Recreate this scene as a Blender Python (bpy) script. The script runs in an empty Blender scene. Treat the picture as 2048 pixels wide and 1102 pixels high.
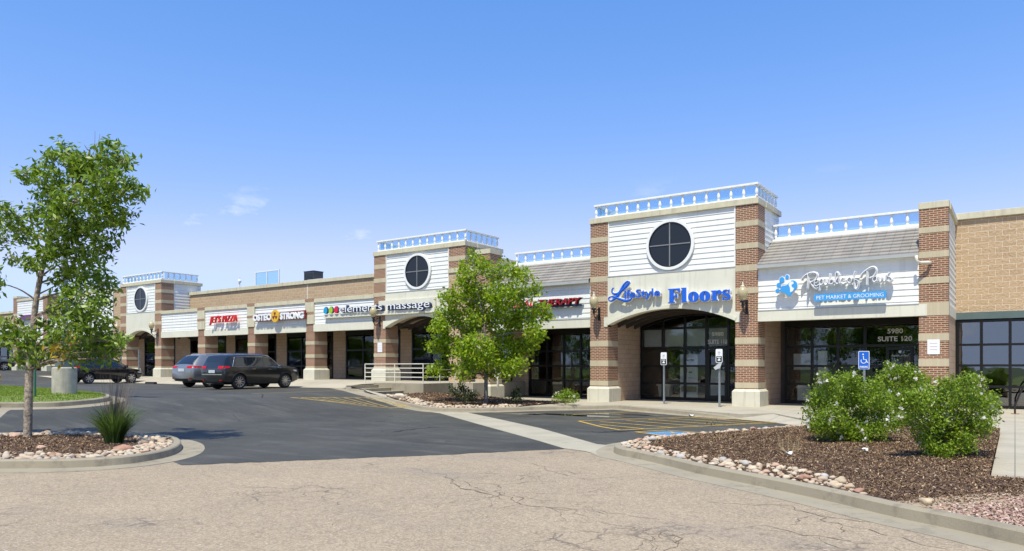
import bpy, bmesh, math, random
import numpy as np
from mathutils import Vector, Matrix
from mathutils.bvhtree import BVHTree
R = math.radians
random.seed(7); rng = np.random.default_rng(7)
SC = bpy.context.scene
COL = SC.collection

# ------------------------------------------------------------------ camera
F_PX, CX, HY, CAMH = 1444.0, 1024.0, 732.0, 1.5
YAW = math.atan(1006/1444.0)
ca, sa = math.cos(YAW), math.sin(YAW)
cam_d = bpy.data.cameras.new('camera'); cam = bpy.data.objects.new('camera', cam_d); COL.objects.link(cam)
cam.location = (0, 0, CAMH); cam.rotation_euler = (R(90), 0, YAW)
cam_d.sensor_width = 36; cam_d.lens = F_PX/2048*36; cam_d.shift_y = (HY-551)/2048
cam_d.clip_start = 0.05; cam_d.clip_end = 5000
SC.camera = cam

# ------------------------------------------------------------------ light
EXPO = 0.2
SUN_EL, SX = R(63), -0.21               # light travels (+Y, slightly -X): sun behind the camera, a little right
W = bpy.data.worlds.new('World'); SC.world = W; W.use_nodes = True
nt = W.node_tree; nt.nodes.clear()
def wn(t, **k):
    n = nt.nodes.new(t)
    for a, b in k.items(): setattr(n, a, b)
    return n
sky = wn('ShaderNodeTexSky', sky_type='NISHITA', sun_disc=False)
sky.sun_elevation = SUN_EL
sky.altitude = 1800; sky.air_density = 1.0; sky.dust_density = 0.6; sky.ozone_density = 2.0
sun_az = math.atan2(0.21, -1.0)         # direction towards the sun, from +Y clockwise
sky.sun_rotation = sun_az
bg = wn('ShaderNodeBackground'); out = wn('ShaderNodeOutputWorld')
bg.inputs[1].default_value = 0.12
hs = wn('ShaderNodeHueSaturation'); hs.inputs['Saturation'].default_value = 1.0; hs.inputs['Hue'].default_value = 0.5
hs.inputs['Value'].default_value = 1.75
tc = wn('ShaderNodeTexCoord'); sep = wn('ShaderNodeSeparateXYZ')
mp = wn('ShaderNodeMapping'); mp.inputs['Scale'].default_value = (1, 1, 2.6)
no = wn('ShaderNodeTexNoise'); no.inputs['Scale'].default_value = 5.5; no.inputs['Detail'].default_value = 9; no.inputs['Roughness'].default_value = .62
r1 = wn('ShaderNodeMapRange'); mp.inputs['Location'].default_value = (1.7, .6, .3)
r1.inputs[1].default_value = .60; r1.inputs[2].default_value = .72
band = wn('ShaderNodeMapRange'); band.inputs[1].default_value = .25; band.inputs[2].default_value = .17
mul = wn('ShaderNodeMath', operation='MULTIPLY'); mul2 = wn('ShaderNodeMath', operation='MULTIPLY'); mul2.inputs[1].default_value = .85
mx = wn('ShaderNodeMixRGB'); mx.inputs[2].default_value = (7.2, 7.6, 8.2, 1)
L = nt.links.new
L(tc.outputs['Generated'], mp.inputs[0]); L(mp.outputs[0], no.inputs['Vector']); L(no.outputs['Fac'], r1.inputs[0])
L(tc.outputs['Generated'], sep.inputs[0]); L(sep.outputs[2], band.inputs[0])
L(r1.outputs[0], mul.inputs[0]); L(band.outputs[0], mul.inputs[1]); L(mul.outputs[0], mul2.inputs[0])
L(sky.outputs[0], hs.inputs['Color'])
spc = wn('ShaderNodeSeparateColor'); cmb = wn('ShaderNodeCombineColor'); L(hs.outputs[0], spc.inputs[0])
for ch, (p_, k_) in enumerate(((1.45, 1.20), (.80, .745), (.5, 1.0))):
    m1 = wn('ShaderNodeMath', operation='MULTIPLY'); m1.inputs[1].default_value = .143
    m2 = wn('ShaderNodeMath', operation='POWER'); m2.inputs[1].default_value = p_
    m3 = wn('ShaderNodeMath', operation='MULTIPLY'); m3.inputs[1].default_value = k_/(.12*2**EXPO)
    L(spc.outputs[ch], m1.inputs[0]); L(m1.outputs[0], m2.inputs[0]); L(m2.outputs[0], m3.inputs[0])
    m4 = wn('ShaderNodeMath', operation='SMOOTH_MIN'); m4.inputs[1].default_value = (.64, .82, 1.2)[ch]/(.12*2**EXPO); m4.inputs[2].default_value = 1.5
    L(m3.outputs[0], m4.inputs[0]); L(m4.outputs[0], cmb.inputs[ch])
L(cmb.outputs[0], mx.inputs[1]); L(mul2.outputs[0], mx.inputs[0])
L(mx.outputs[0], bg.inputs[0]); L(bg.outputs[0], out.inputs[0])
sl = bpy.data.lights.new('sun', 'SUN'); sun = bpy.data.objects.new('sun', sl); COL.objects.link(sun)
sl.energy = 4.7; sl.angle = R(0.53); sl.color = (.97, .945, .80)
hd = Vector((SX, 1, 0)).normalized()
sdir = Vector((hd.x*math.cos(SUN_EL), hd.y*math.cos(SUN_EL), -math.sin(SUN_EL)))
sun.rotation_euler = sdir.to_track_quat('-Z', 'Y').to_euler()
SC.view_settings.view_transform = 'Standard'; SC.view_settings.look = 'None'
SC.view_settings.exposure = EXPO; SC.view_settings.gamma = 1

# ------------------------------------------------------------------ ground height and layout helpers
def zg(x):
    t = min(1, max(0, (-17.0-x)/7.5)); q = min(1, max(0, (-54-x)/12)); return -.15 + .55*t*t*(3-2*t) + .72*q*q*(3-2*q)
def ray(px, py):
    u = (px-CX)/F_PX; v = (HY-py)/F_PX
    return (-sa+u*ca, ca+u*sa, v)
def atY(px, py, Y):
    d = ray(px, py); t = Y/d[1]; return Vector((d[0]*t, Y, CAMH+d[2]*t))
def atD(px, py, D):
    d = ray(px, py); return Vector((d[0]*D, d[1]*D, CAMH+d[2]*D))
def G(px, py, dz=0):                     # a spot on the (gently rising) ground
    d = ray(px, py); t = (CAMH+.15)/-d[2]
    for _ in range(30):
        z = zg(d[0]*t)+dz; t = .5*t+.5*(z-CAMH)/d[2]
    return Vector((d[0]*t, d[1]*t, zg(d[0]*t)+dz))
G2 = lambda px, py, dz=0: tuple(G(px, py, dz)[:2])

# ------------------------------------------------------------------ mesh helpers
OFF = {}
def link(o, parent=None):
    COL.objects.link(o)
    if parent is not None: o.parent = parent
    OFF[o.name] = OFF.get(parent.name, Vector((0, 0, 0))) if parent is not None else Vector((0, 0, 0))
    return o
def tag(o, label=None, cat=None, group=None, kind=None):
    if label: o['label'] = label
    if cat: o['category'] = cat
    if group: o['group'] = group
    if kind: o['kind'] = kind
    return o
def empty(name, loc, label, cat, group=None, rz=0):
    o = bpy.data.objects.new(name, None); COL.objects.link(o); o.empty_display_size = .2
    o.location = loc; o.rotation_euler.z = rz; OFF[o.name] = Vector(loc) if rz == 0 else Vector((0, 0, 0))
    return tag(o, label, cat, group)
class MB:
    def __init__(s): s.v = []; s.f = []
    def add(s, vs, fs):
        n = len(s.v); s.v.extend([tuple(p) for p in vs]); s.f.extend([tuple(i+n for i in f) for f in fs]); return s
    def box(s, x0, x1, y0, y1, z0, z1):
        vs = [(x, y, z) for z in (z0, z1) for y in (y0, y1) for x in (x0, x1)]
        return s.add(vs, [(0, 2, 3, 1), (4, 5, 7, 6), (0, 1, 5, 4), (1, 3, 7, 5), (3, 2, 6, 7), (2, 0, 4, 6)])
    def frus(s, a, b, z0, z1):            # a, b = (x0,x1,y0,y1) bottom and top
        vs = [(x, y, z) for (q, z) in ((a, z0), (b, z1)) for y in q[2:] for x in q[:2]]
        return s.add(vs, [(0, 2, 3, 1), (4, 5, 7, 6), (0, 1, 5, 4), (1, 3, 7, 5), (3, 2, 6, 7), (2, 0, 4, 6)])
    def prism(s, poly, y0, y1, axis='y'):   # poly in (a,b); extruded along axis
        n = len(poly)
        def P(a, b, c): return {'y': (a, c, b), 'x': (c, a, b), 'z': (a, b, c)}[axis]
        vs = [P(a, b, y0) for a, b in poly]+[P(a, b, y1) for a, b in poly]
        fs = [tuple(range(n)), tuple(range(2*n-1, n-1, -1))]+[(i, i+n, (i+1) % n+n, (i+1) % n) for i in range(n)]
        return s.add(vs, fs)
    def tube(s, pts, rad, seg=8, flat=None, cap=True):   # flat: (normal vector, scale along it)
        pts = [Vector(p) for p in pts]; n = len(pts)
        if not hasattr(rad, '__len__'): rad = [rad]*n
        vs = []; prev = None
        for i, p in enumerate(pts):
            t = (pts[min(i+1, n-1)]-pts[max(i-1, 0)]).normalized()
            if prev is None:
                up = Vector((0, 0, 1)) if abs(t.z) < .9 else Vector((1, 0, 0))
                if flat: up = Vector(flat[0])
                a = (up-t*up.dot(t)).normalized()
            else: a = (prev-t*prev.dot(t)).normalized()
            if flat: a = (Vector(flat[0])-t*Vector(flat[0]).dot(t)).normalized()
            b = t.cross(a); prev = a
            for k in range(seg):
                q = 2*math.pi*k/seg
                ra = flat[1] if flat else rad[i]
                vs.append(p+a*math.cos(q)*ra+b*math.sin(q)*rad[i])
        fs = [(i*seg+k, i*seg+(k+1) % seg, (i+1)*seg+(k+1) % seg, (i+1)*seg+k) for i in range(n-1) for k in range(seg)]
        if cap: fs += [tuple(range(seg-1, -1, -1)), tuple((n-1)*seg+k for k in range(seg))]
        return s.add(vs, fs)
    def lathe(s, prof, c, seg=12, axis='z', cap=True):   # prof [(r,h)]
        vs = []; n = len(prof)
        for r, h in prof:
            for k in range(seg):
                q = 2*math.pi*k/seg; a, b = r*math.cos(q), r*math.sin(q)
                v = {'z': (a, b, h), 'y': (a, h, b), 'x': (h, a, b)}[axis]
                vs.append((c[0]+v[0], c[1]+v[1], c[2]+v[2]))
        fs = [(i*seg+k, i*seg+(k+1) % seg, (i+1)*seg+(k+1) % seg, (i+1)*seg+k) for i in range(n-1) for k in range(seg)]
        if cap: fs += [tuple(range(seg-1, -1, -1)), tuple((n-1)*seg+k for k in range(seg))]
        return s.add(vs, fs)
    def build(s, name, m, parent=None, smooth=False, local=False, bevel=0):
        me = bpy.data.meshes.new(name); o = bpy.data.objects.new(name, me); link(o, parent)
        off = Vector((0, 0, 0)) if local else OFF[o.name]
        me.from_pydata([(v[0]-off.x, v[1]-off.y, v[2]-off.z) for v in s.v], [], s.f)
        bm = bmesh.new(); bm.from_mesh(me); bmesh.ops.recalc_face_normals(bm, faces=bm.faces[:]); bm.to_mesh(me); bm.free()
        if smooth: me.shade_smooth()
        me.materials.append(m)
        if bevel:
            b = o.modifiers.new('bevel', 'BEVEL'); b.width = bevel; b.segments = 2; b.limit_method = 'ANGLE'
        return o
def npmesh(name, V, Fq, m, parent=None, smooth=False, off=None):
    me = bpy.data.meshes.new(name); o = bpy.data.objects.new(name, me); link(o, parent)
    of = np.array(OFF[o.name][:]) if off is None else off
    V = np.asarray(V, float)-of; Fq = np.asarray(Fq, np.int32); k = Fq.shape[1]
    me.vertices.add(len(V)); me.vertices.foreach_set('co', V.ravel())
    me.loops.add(Fq.size); me.loops.foreach_set('vertex_index', Fq.ravel())
    me.polygons.add(len(Fq)); me.polygons.foreach_set('loop_start', np.arange(0, Fq.size, k)); me.polygons.foreach_set('loop_total', np.full(len(Fq), k))
    me.update(calc_edges=True); me.materials.append(m)
    if smooth: me.shade_smooth()
    return o
def clone(o, parent=None, loc=None, world=None):
    c = o.copy(); COL.objects.link(c); c.parent = parent
    if loc is not None: c.location = loc
    for ch in o.children: clone(ch, c)
    return c
def crom(P, n=6):
    P = [np.array(p, float) for p in P]; out = []
    for i in range(len(P)-1):
        p0, p1, p2, p3 = P[max(i-1, 0)], P[i], P[i+1], P[min(i+2, len(P)-1)]
        for k in range(n):
            t = k/n; out.append(.5*((2*p1)+(-p0+p2)*t+(2*p0-5*p1+4*p2-p3)*t*t+(-p0+3*p1-3*p2+p3)*t**3))
    out.append(P[-1]); return out

# ------------------------------------------------------------------ materials
def newmat(name):
    m = bpy.data.materials.new(name); m.use_nodes = True; n = m.node_tree.nodes; b = n['Principled BSDF']; return m, m.node_tree, b
def nd(t, ty, ins=None, **k):
    n = t.nodes.new(ty)
    for a, b in k.items(): setattr(n, a, b)
    for a, b in (ins or {}).items():
        if isinstance(b, bpy.types.NodeSocket): t.links.new(b, n.inputs[a])
        else: n.inputs[a].default_value = b
    return n
def pos(t, sc=(1, 1, 1)):
    g = nd(t, 'ShaderNodeNewGeometry'); return nd(t, 'ShaderNodeMapping', {0: g.outputs['Position'], 'Scale': sc}).outputs[0]
def noise(t, vec, scale, detail=4, rough=.55):
    return nd(t, 'ShaderNodeTexNoise', {'Vector': vec, 'Scale': scale, 'Detail': detail, 'Roughness': rough}).outputs['Fac']
def ramp(t, fac, stops):
    n = nd(t, 'ShaderNodeValToRGB', {0: fac}); e = n.color_ramp.elements
    while len(e) < len(stops): e.new(.5)
    for q, (p, c) in zip(e, stops): q.position = p; q.color = (*c, 1) if len(c) == 3 else c
    return n.outputs[0]
def mixc(t, fac, a, b, mode='MIX'):
    n = nd(t, 'ShaderNodeMixRGB', blend_type=mode)
    for i, v in ((0, fac), (1, a), (2, b)):
        if isinstance(v, bpy.types.NodeSocket): t.links.new(v, n.inputs[i])
        else: n.inputs[i].default_value = v if i == 0 else (*v[:3], 1)
    return n.outputs[0]
def rng_(t, v, a, b, c=0, d=1):
    return nd(t, 'ShaderNodeMapRange', {0: v, 1: a, 2: b, 3: c, 4: d}).outputs[0]
def bump(t, b, h, s=.3, dist=.02):
    n = nd(t, 'ShaderNodeBump', {'Height': h, 'Strength': s, 'Distance': dist}); t.links.new(n.outputs[0], b.inputs['Normal'])
def M(name, col, rough=.6, var=.12, scale=3, bmp=0, bs=60, metal=0, spec=.5, coat=0, streak=0):
    m, t, b = newmat(name); p = pos(t)
    n = noise(t, p, scale, 5); c = mixc(t, rng_(t, n, .3, .7), [x*(1-var) for x in col], [min(1, x*(1+var)) for x in col])
    if streak:
        s = noise(t, pos(t, (3, 3, .25)), 2.2, 5); c = mixc(t, rng_(t, s, .52, .75, 0, streak), c, (.22, .18, .13))
    t.links.new(c, b.inputs['Base Color']); b.inputs['Roughness'].default_value = rough; b.inputs['Metallic'].default_value = metal
    b.inputs['Specular IOR Level'].default_value = spec; b.inputs['Coat Weight'].default_value = coat; b.inputs['Coat Roughness'].default_value = .03
    if bmp: bump(t, b, noise(t, p, bs, 3), bmp)
    return m
def wallvec(t, bl=False):
    g = nd(t, 'ShaderNodeNewGeometry'); s = nd(t, 'ShaderNodeSeparateXYZ', {0: g.outputs['Position']})
    u = nd(t, 'ShaderNodeMath', {0: s.outputs[0], 1: s.outputs[1]}, operation='ADD').outputs[0]
    return nd(t, 'ShaderNodeCombineXYZ', {0: u, 1: s.outputs[2]}).outputs[0], g
def brickmat():
    m, t, b = newmat('brick'); v, g = wallvec(t)
    n = nd(t, 'ShaderNodeTexBrick', {'Vector': v, 'Color1': (.25, .094, .040, 1), 'Color2': (.15, .058, .029, 1), 'Mortar': (.60, .48, .34, 1), 'Scale': 1,
        'Mortar Size': .0085, 'Mortar Smooth': .1, 'Bias': -.1, 'Brick Width': .215, 'Row Height': .0675})
    c = mixc(t, rng_(t, noise(t, g.outputs['Position'], 1.1, 3), .35, .7, 0, .18), n.outputs[0], (.24, .10, .06))
    t.links.new(c, b.inputs['Base Color']); b.inputs['Roughness'].default_value = .85
    bump(t, b, n.outputs['Fac'], -.6, .012); return m
def bandmat():
    m, t, b = newmat('cream_masonry'); v, g = wallvec(t)
    n = nd(t, 'ShaderNodeTexBrick', {'Vector': v, 'Color1': (.56, .47, .31, 1), 'Color2': (.50, .42, .28, 1), 'Mortar': (.46, .40, .29, 1), 'Scale': 1,
        'Mortar Size': .006, 'Brick Width': .10, 'Row Height': 5.0}, offset=0)
    t.links.new(n.outputs[0], b.inputs['Base Color']); b.inputs['Roughness'].default_value = .85
    bump(t, b, noise(t, g.outputs['Position'], 70), .2); return m
def blockmat(name, split, c1, c2, mortar):
    m, t, b = newmat(name); v, g = wallvec(t); P = g.outputs['Position']
    n = nd(t, 'ShaderNodeTexBrick', {'Vector': v, 'Color1': (*c1, 1), 'Color2': (*c2, 1), 'Mortar': (*mortar, 1), 'Scale': 1,
        'Mortar Size': .009, 'Mortar Smooth': .1, 'Brick Width': .406, 'Row Height': .203})
    big = noise(t, P, 1.3, 3); c = mixc(t, rng_(t, big, .4, .7, 0, .35), n.outputs[0], [x*1.15 for x in c1])
    lo = nd(t, 'ShaderNodeSeparateXYZ', {0: P}).outputs[2]
    if split:
        r = noise(t, P, 13, 5, .6); c = mixc(t, rng_(t, r, .35, .7, 0, .5), c, [min(1, x*1.35) for x in c1])
        h = nd(t, 'ShaderNodeMath', {0: r, 1: n.outputs['Fac']}, operation='SUBTRACT').outputs[0]
        bump(t, b, h, .7, .045)
    else: bump(t, b, n.outputs['Fac'], -.5, .01)
    t.links.new(c, b.inputs['Base Color']); b.inputs['Roughness'].default_value = .9; return m
MB_BRICK = brickmat(); MB_BAND = bandmat()
M_SPLIT = blockmat('split_face_block', True, (.48, .335, .20), (.40, .275, .16), (.80, .68, .54))
M_BLOCK = blockmat('smooth_block', False, (.53, .375, .25), (.46, .32, .21), (.30, .21, .15))
M_BASE = M('precast_base', (.63, .59, .46), .8, .06, 2, .15, 60, streak=.4)
M_STUCCO = M('cream_stucco', (.70, .67, .54), .85, .05, 1.2, .12, 120, streak=.22)
M_CAP = M('cream_cap', (.60, .54, .38), .8, .08, 3, .15, 50, streak=.4)
M_WHITE = M('white_siding', (.80, .79, .735), .55, .04, 2, streak=.14)
M_TRIM = M('white_trim', (.82, .81, .76), .5, .03)
M_RAILW = M('weathered_white_paint', (.80, .79, .76), .6, .08, 9, .1, 50)
M_FRAME = M('bronze_frame', (.012, .011, .010), .35, .1, metal=.3)
M_MUNT = M('grey_muntin', (.22, .22, .22), .5)
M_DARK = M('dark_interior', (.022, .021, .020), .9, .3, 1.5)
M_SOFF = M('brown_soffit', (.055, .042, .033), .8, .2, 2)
M_TANP = M('tan_ceiling_panel', (.35, .29, .22), .8, .1)
M_GREEN = M('grey_green_metal', (.10, .14, .135), .45, .06)
M_GUT = M('gutter_metal', (.42, .42, .40), .4, .06)
M_CREAMP = M('cream_paint', (.68, .64, .53), .5, .05)
M_STEEL = M('galvanised_steel', (.30, .33, .34), .42, .15, 12, metal=.6)
M_BLACK = M('black_paint', (.012, .012, .013), .35, .1)
M_RUBBER = M('rubber', (.018, .018, .019), .8, .1)
M_CHROME = M('chrome', (.7, .7, .72), .16, .02, metal=1)
M_PAPER = M('white_paper', (.75, .75, .73), .7, .05)
M_BLIND = M('window_blind', (.86, .87, .84), .7, .03)

def roofmat():
    m, t, b = newmat('concrete_roof_tile'); g = nd(t, 'ShaderNodeNewGeometry'); P = g.outputs['Position']
    w = nd(t, 'ShaderNodeTexBrick', {'Vector': pos(t, (1, 1, 1)), 'Color1': (.30, .27, .235, 1), 'Color2': (.24, .215, .19, 1), 'Mortar': (.10, .09, .08, 1), 'Scale': 1,
        'Mortar Size': .006, 'Brick Width': .3, 'Row Height': 50.0})
    c = mixc(t, rng_(t, noise(t, P, 2.5, 4), .35, .7, 0, .5), w.outputs[0], (.36, .33, .29)); t.links.new(c, b.inputs['Base Color']); b.inputs['Roughness'].default_value = .9
    bump(t, b, noise(t, P, 40), .3); return m
M_TILE = roofmat()

def glassmat(name, tint=(.90, .92, .91), refl=1.0, ior=1.6):
    m, t, b = newmat(name); t.nodes.remove(b); o = t.nodes['Material Output']
    fr = nd(t, 'ShaderNodeFresnel', {'IOR': ior}); gl = nd(t, 'ShaderNodeBsdfGlossy', {'Color': (refl, refl, refl, 1), 'Roughness': .015})
    bn = nd(t, 'ShaderNodeBump', {'Height': noise(t, pos(t), 1.3, 2), 'Strength': .12, 'Distance': .03})
    t.links.new(bn.outputs[0], gl.inputs['Normal'])
    tr = nd(t, 'ShaderNodeBsdfTransparent', {'Color': (*tint, 1)})
    mixn = nd(t, 'ShaderNodeMixShader', {0: fr.outputs[0], 1: tr.outputs[0], 2: gl.outputs[0]}); t.links.new(mixn.outputs[0], o.inputs[0]); return m
M_GLASS = glassmat('window_glass'); M_CARG = glassmat('car_glass', (.10, .11, .12), 1, 1.6)
M_SKYTINT, t_, b_s = newmat('added_sky_tint'); t_.nodes.remove(b_s)  # see-through blue that imitates patches of darker sky, no real acrylic
t_.links.new(nd(t_, 'ShaderNodeMixShader', {0: .16, 1: nd(t_, 'ShaderNodeBsdfTransparent', {'Color': (.80, .92, 1, 1)}).outputs[0], 2: nd(t_, 'ShaderNodeBsdfDiffuse', {'Color': (.35, .6, .8, 1)}).outputs[0]}).outputs[0], t_.nodes['Material Output'].inputs[0])

def concmat(name='concrete', col=(.42, .37, .275), joint=0, stain=.35):
    m, t, b = newmat(name); g = nd(t, 'ShaderNodeNewGeometry'); P = g.outputs['Position']
    c = mixc(t, rng_(t, noise(t, P, 1.0, 5), .3, .7), [x*.86 for x in col], [x*1.1 for x in col])
    c = mixc(t, rng_(t, noise(t, P, 3.5, 6, .7), .52, .75, 0, stain), c, (.16, .13, .10))
    c = mixc(t, rng_(t, noise(t, P, 90, 2), .3, .7, 0, .25), c, [x*.7 for x in col])
    if joint:
        n = nd(t, 'ShaderNodeTexBrick', {'Vector': P, 'Color1': (0, 0, 0, 1), 'Color2': (0, 0, 0, 1), 'Mortar': (1, 1, 1, 1), 'Scale': 1, 'Mortar Size': .010,
            'Brick Width': joint, 'Row Height': joint}, offset=0)
        c = mixc(t, nd(t, 'ShaderNodeMath', {0: n.outputs['Fac'], 1: .6}, operation='MULTIPLY').outputs[0], c, (.14, .12, .10))
    t.links.new(c, b.inputs['Base Color']); b.inputs['Roughness'].default_value = .9; bump(t, b, noise(t, P, 60), .15); return m
M_CONC = concmat(); M_WALK = concmat('sidewalk_concrete', (.45, .395, .30), 1.5, .2); M_CURB = concmat('curb_concrete', (.34, .29, .205), 0, .9)

def asphaltmat():
    m, t, b = newmat('sealed_asphalt'); g = nd(t, 'ShaderNodeNewGeometry'); P = g.outputs['Position']
    c = mixc(t, rng_(t, noise(t, P, .35, 6, .6), .35, .68), (.050, .046, .037), (.080, .075, .060))
    c = mixc(t, rng_(t, noise(t, pos(t, (.5, 2.2, 1)), .9, 7, .75), .50, .70, 0, .7), c, (.125, .118, .10))
    c = mixc(t, rng_(t, noise(t, P, 60, 4, .8), .56, .68, 0, .5), c, (.19, .185, .175)); c = mixc(t, rng_(t, noise(t, pos(t, (1, .35, 1)), .5, 5, .65), .5, .66, 0, .4), c, (.035, .034, .031))
    c = mixc(t, rng_(t, noise(t, P, 1.6, 5, .6), .60, .70, 0, .6), c, (.028, .027, .026))
    cr = nd(t, 'ShaderNodeTexVoronoi', {'Vector': mixc(t, .14, P, nd(t, 'ShaderNodeTexNoise', {'Vector': P, 'Scale': 1.4, 'Detail': 5}).outputs['Color'], 'ADD'), 'Scale': .22}, feature='DISTANCE_TO_EDGE').outputs[0]
    crm = nd(t, 'ShaderNodeMath', {0: rng_(t, cr, .0035, .0015), 1: rng_(t, noise(t, P, .5, 2), .5, .6)}, operation='MULTIPLY').outputs[0]
    c = mixc(t, crm, c, (.012, .012, .013))
    t.links.new(c, b.inputs['Base Color']); b.inputs['Roughness'].default_value = .72; b.inputs['Specular IOR Level'].default_value = .35
    bump(t, b, noise(t, P, 130, 3), .5, .006); return m
def roadmat():
    m, t, b = newmat('worn_pink_aggregate_asphalt'); g = nd(t, 'ShaderNodeNewGeometry'); P = g.outputs['Position']
    c = mixc(t, rng_(t, noise(t, P, .5, 5, .6), .35, .68), (.34, .25, .15), (.445, .325, .195))
    c = mixc(t, rng_(t, noise(t, P, 38, 5, .85), .38, .64), mixc(t, .6, c, (.13, .10, .08)), mixc(t, .35, c, (.72, .60, .44)))
    c = mixc(t, rng_(t, noise(t, P, 11, 4, .8), .5, .68, 0, .45), c, (.15, .11, .08))
    c = mixc(t, rng_(t, noise(t, P, 26, 2), .66, .74, 0, .5), c, (.80, .76, .70))
    def cracks(vscale, w, thr, warp=.5):
        wv = nd(t, 'ShaderNodeTexNoise', {'Vector': P, 'Scale': 1.7, 'Detail': 7, 'Roughness': .65}).outputs['Color']
        cr = nd(t, 'ShaderNodeTexVoronoi', {'Vector': mixc(t, warp, P, wv, 'ADD'), 'Scale': vscale}, feature='DISTANCE_TO_EDGE').outputs[0]
        return nd(t, 'ShaderNodeMath', {0: rng_(t, cr, w, w*.25), 1: rng_(t, noise(t, P, .55, 3), thr, thr+.05)}, operation='MULTIPLY').outputs[0]
    c = mixc(t, nd(t, 'ShaderNodeMath', {0: cracks(.42, .006, .52), 1: .75}, operation='MULTIPLY').outputs[0], c, (.09, .065, .055))
    c = mixc(t, nd(t, 'ShaderNodeMath', {0: cracks(1.1, .007, .40, .9), 1: .45}, operation='MULTIPLY').outputs[0], c, (.10, .07, .05))
    patch = nd(t, 'ShaderNodeMath', {0: cracks(2.6, .05, .56), 1: .6}, operation='MULTIPLY').outputs[0]
    c = mixc(t, patch, c, (.10, .075, .06))
    c = mixc(t, rng_(t, noise(t, pos(t, (.25, 1.2, 1)), .8, 4), .56, .72, 0, .28), c, (.20, .165, .15))
    t.links.new(c, b.inputs['Base Color']); b.inputs['Roughness'].default_value = .88; bump(t, b, noise(t, P, 80, 3), .6, .008); return m
M_ASPH = asphaltmat(); M_ROAD = roadmat()
M_DIRT = M('dry_ground', (.20, .17, .12), .95, .2, .3, .3, 20)
def paintmat(name, col, wear=.5):
    m, t, b = newmat(name); P = pos(t)
    n = rng_(t, noise(t, P, 9, 6, .75), .50, .60, 0, wear); t.links.new(mixc(t, n, col, (.06, .06, .06)), b.inputs['Base Color']); b.inputs['Roughness'].default_value = .7; return m
M_YEL = paintmat('yellow_road_paint', (.56, .36, .06)); M_YELB = paintmat('faded_yellow_road_paint', (.42, .29, .08), .9); M_BLUP = paintmat('blue_road_paint', (.07, .25, .48), .35)
M_PUD = M('puddle_water', (.01, .011, .012), .02, .05, spec=1)

def islandmat(name, stops, rough=.9, trans=0, extra=None):
    m, t, b = newmat(name); g = nd(t, 'ShaderNodeNewGeometry')
    c = ramp(t, g.outputs['Random Per Island'], stops)
    t.links.new(c, b.inputs['Base Color']); b.inputs['Roughness'].default_value = rough
    if trans:
        tl = nd(t, 'ShaderNodeBsdfTranslucent'); t.links.new(mixc(t, .5, c, (1, 1, .3), 'MULTIPLY'), tl.inputs[0])
        mm = nd(t, 'ShaderNodeMixShader', {0: trans, 1: b.outputs[0], 2: tl.outputs[0]}); t.links.new(mm.outputs[0], t.nodes['Material Output'].inputs[0])
    return m
M_LEAFA = islandmat('ash_leaf', [(0, (.09, .16, .012)), (.5, (.20, .31, .022)), (.85, (.32, .44, .05)), (1, (.42, .50, .12))], .40, .45)
M_LEAFB = islandmat('maple_leaf', [(0, (.14, .23, .010)), (.5, (.30, .44, .018)), (.9, (.42, .54, .03)), (1, (.52, .46, .05))], .42, .48)
M_LEAFY = islandmat('yellow_leaf', [(0, (.5, .33, .02)), (1, (.6, .45, .05))], .5, .35)
M_LEAFC = islandmat('rose_leaf', [(0, (.10, .17, .010)), (.45, (.21, .33, .018)), (.88, (.36, .48, .04)), (1, (.46, .46, .12))], .42, .45)
M_LEAFD = islandmat('dusty_shrub_leaf', [(0, (.03, .045, .015)), (.6, (.06, .08, .025)), (1, (.12, .12, .05))], .6, .2)
M_GRASSB = islandmat('lawn_blade', [(0, (.15, .22, .02)), (.6, (.25, .34, .035)), (1, (.36, .42, .08))], .6, .4)
M_TUFT = islandmat('reed_blade', [(0, (.05, .10, .018)), (.6, (.10, .18, .03)), (1, (.24, .32, .09))], .45, .35)
M_PLUME = islandmat('seed_stalk', [(0, (.10, .075, .06)), (1, (.22, .17, .13))], .8)
M_CHIP = islandmat('mulch_chip', [(0, (.05, .027, .012)), (.45, (.14, .078, .038)), (.82, (.28, .17, .09)), (1, (.55, .40, .24))], .95)
M_GRAV = islandmat('pink_gravel', [(0, (.34, .19, .15)), (.6, (.50, .33, .27)), (1, (.62, .50, .42))], .9)
M_COB = islandmat('river_cobble', [(0, (.36, .24, .16)), (.35, (.52, .39, .27)), (.6, (.46, .36, .27)), (.8, (.60, .49, .34)), (1, (.38, .34, .29))], .85)
M_PETAL = islandmat('white_petal', [(0, (.75, .72, .66)), (.8, (.82, .80, .76)), (1, (.72, .58, .42))], .6, .3)
M_LAWN = M('lawn_soil', (.16, .21, .04), .95, .3, 4, .4, 50)
M_MULCH = M('mulch_base', (.10, .056, .034), .95, .35, 30, .8, 45)
M_BARK = M('grey_brown_bark', (.33, .265, .20), .9, .6, 16, 1.0, 30)
M_BARK2 = M('grey_bark', (.20, .18, .16), .9, .3, 14, .8, 40)
M_TWIG = M('twig_bark', (.16, .11, .08), .9, .2)
def cobmat(name, col): return M(name, col, .85, .22, 7, .35, 30)
COBS = [cobmat('pink_cobble', (.52, .34, .24)), cobmat('tan_cobble', (.54, .42, .28)), cobmat('pale_cobble', (.60, .50, .39)), cobmat('red_cobble', (.40, .22, .15)), cobmat('grey_cobble', (.44, .40, .36))]

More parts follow.
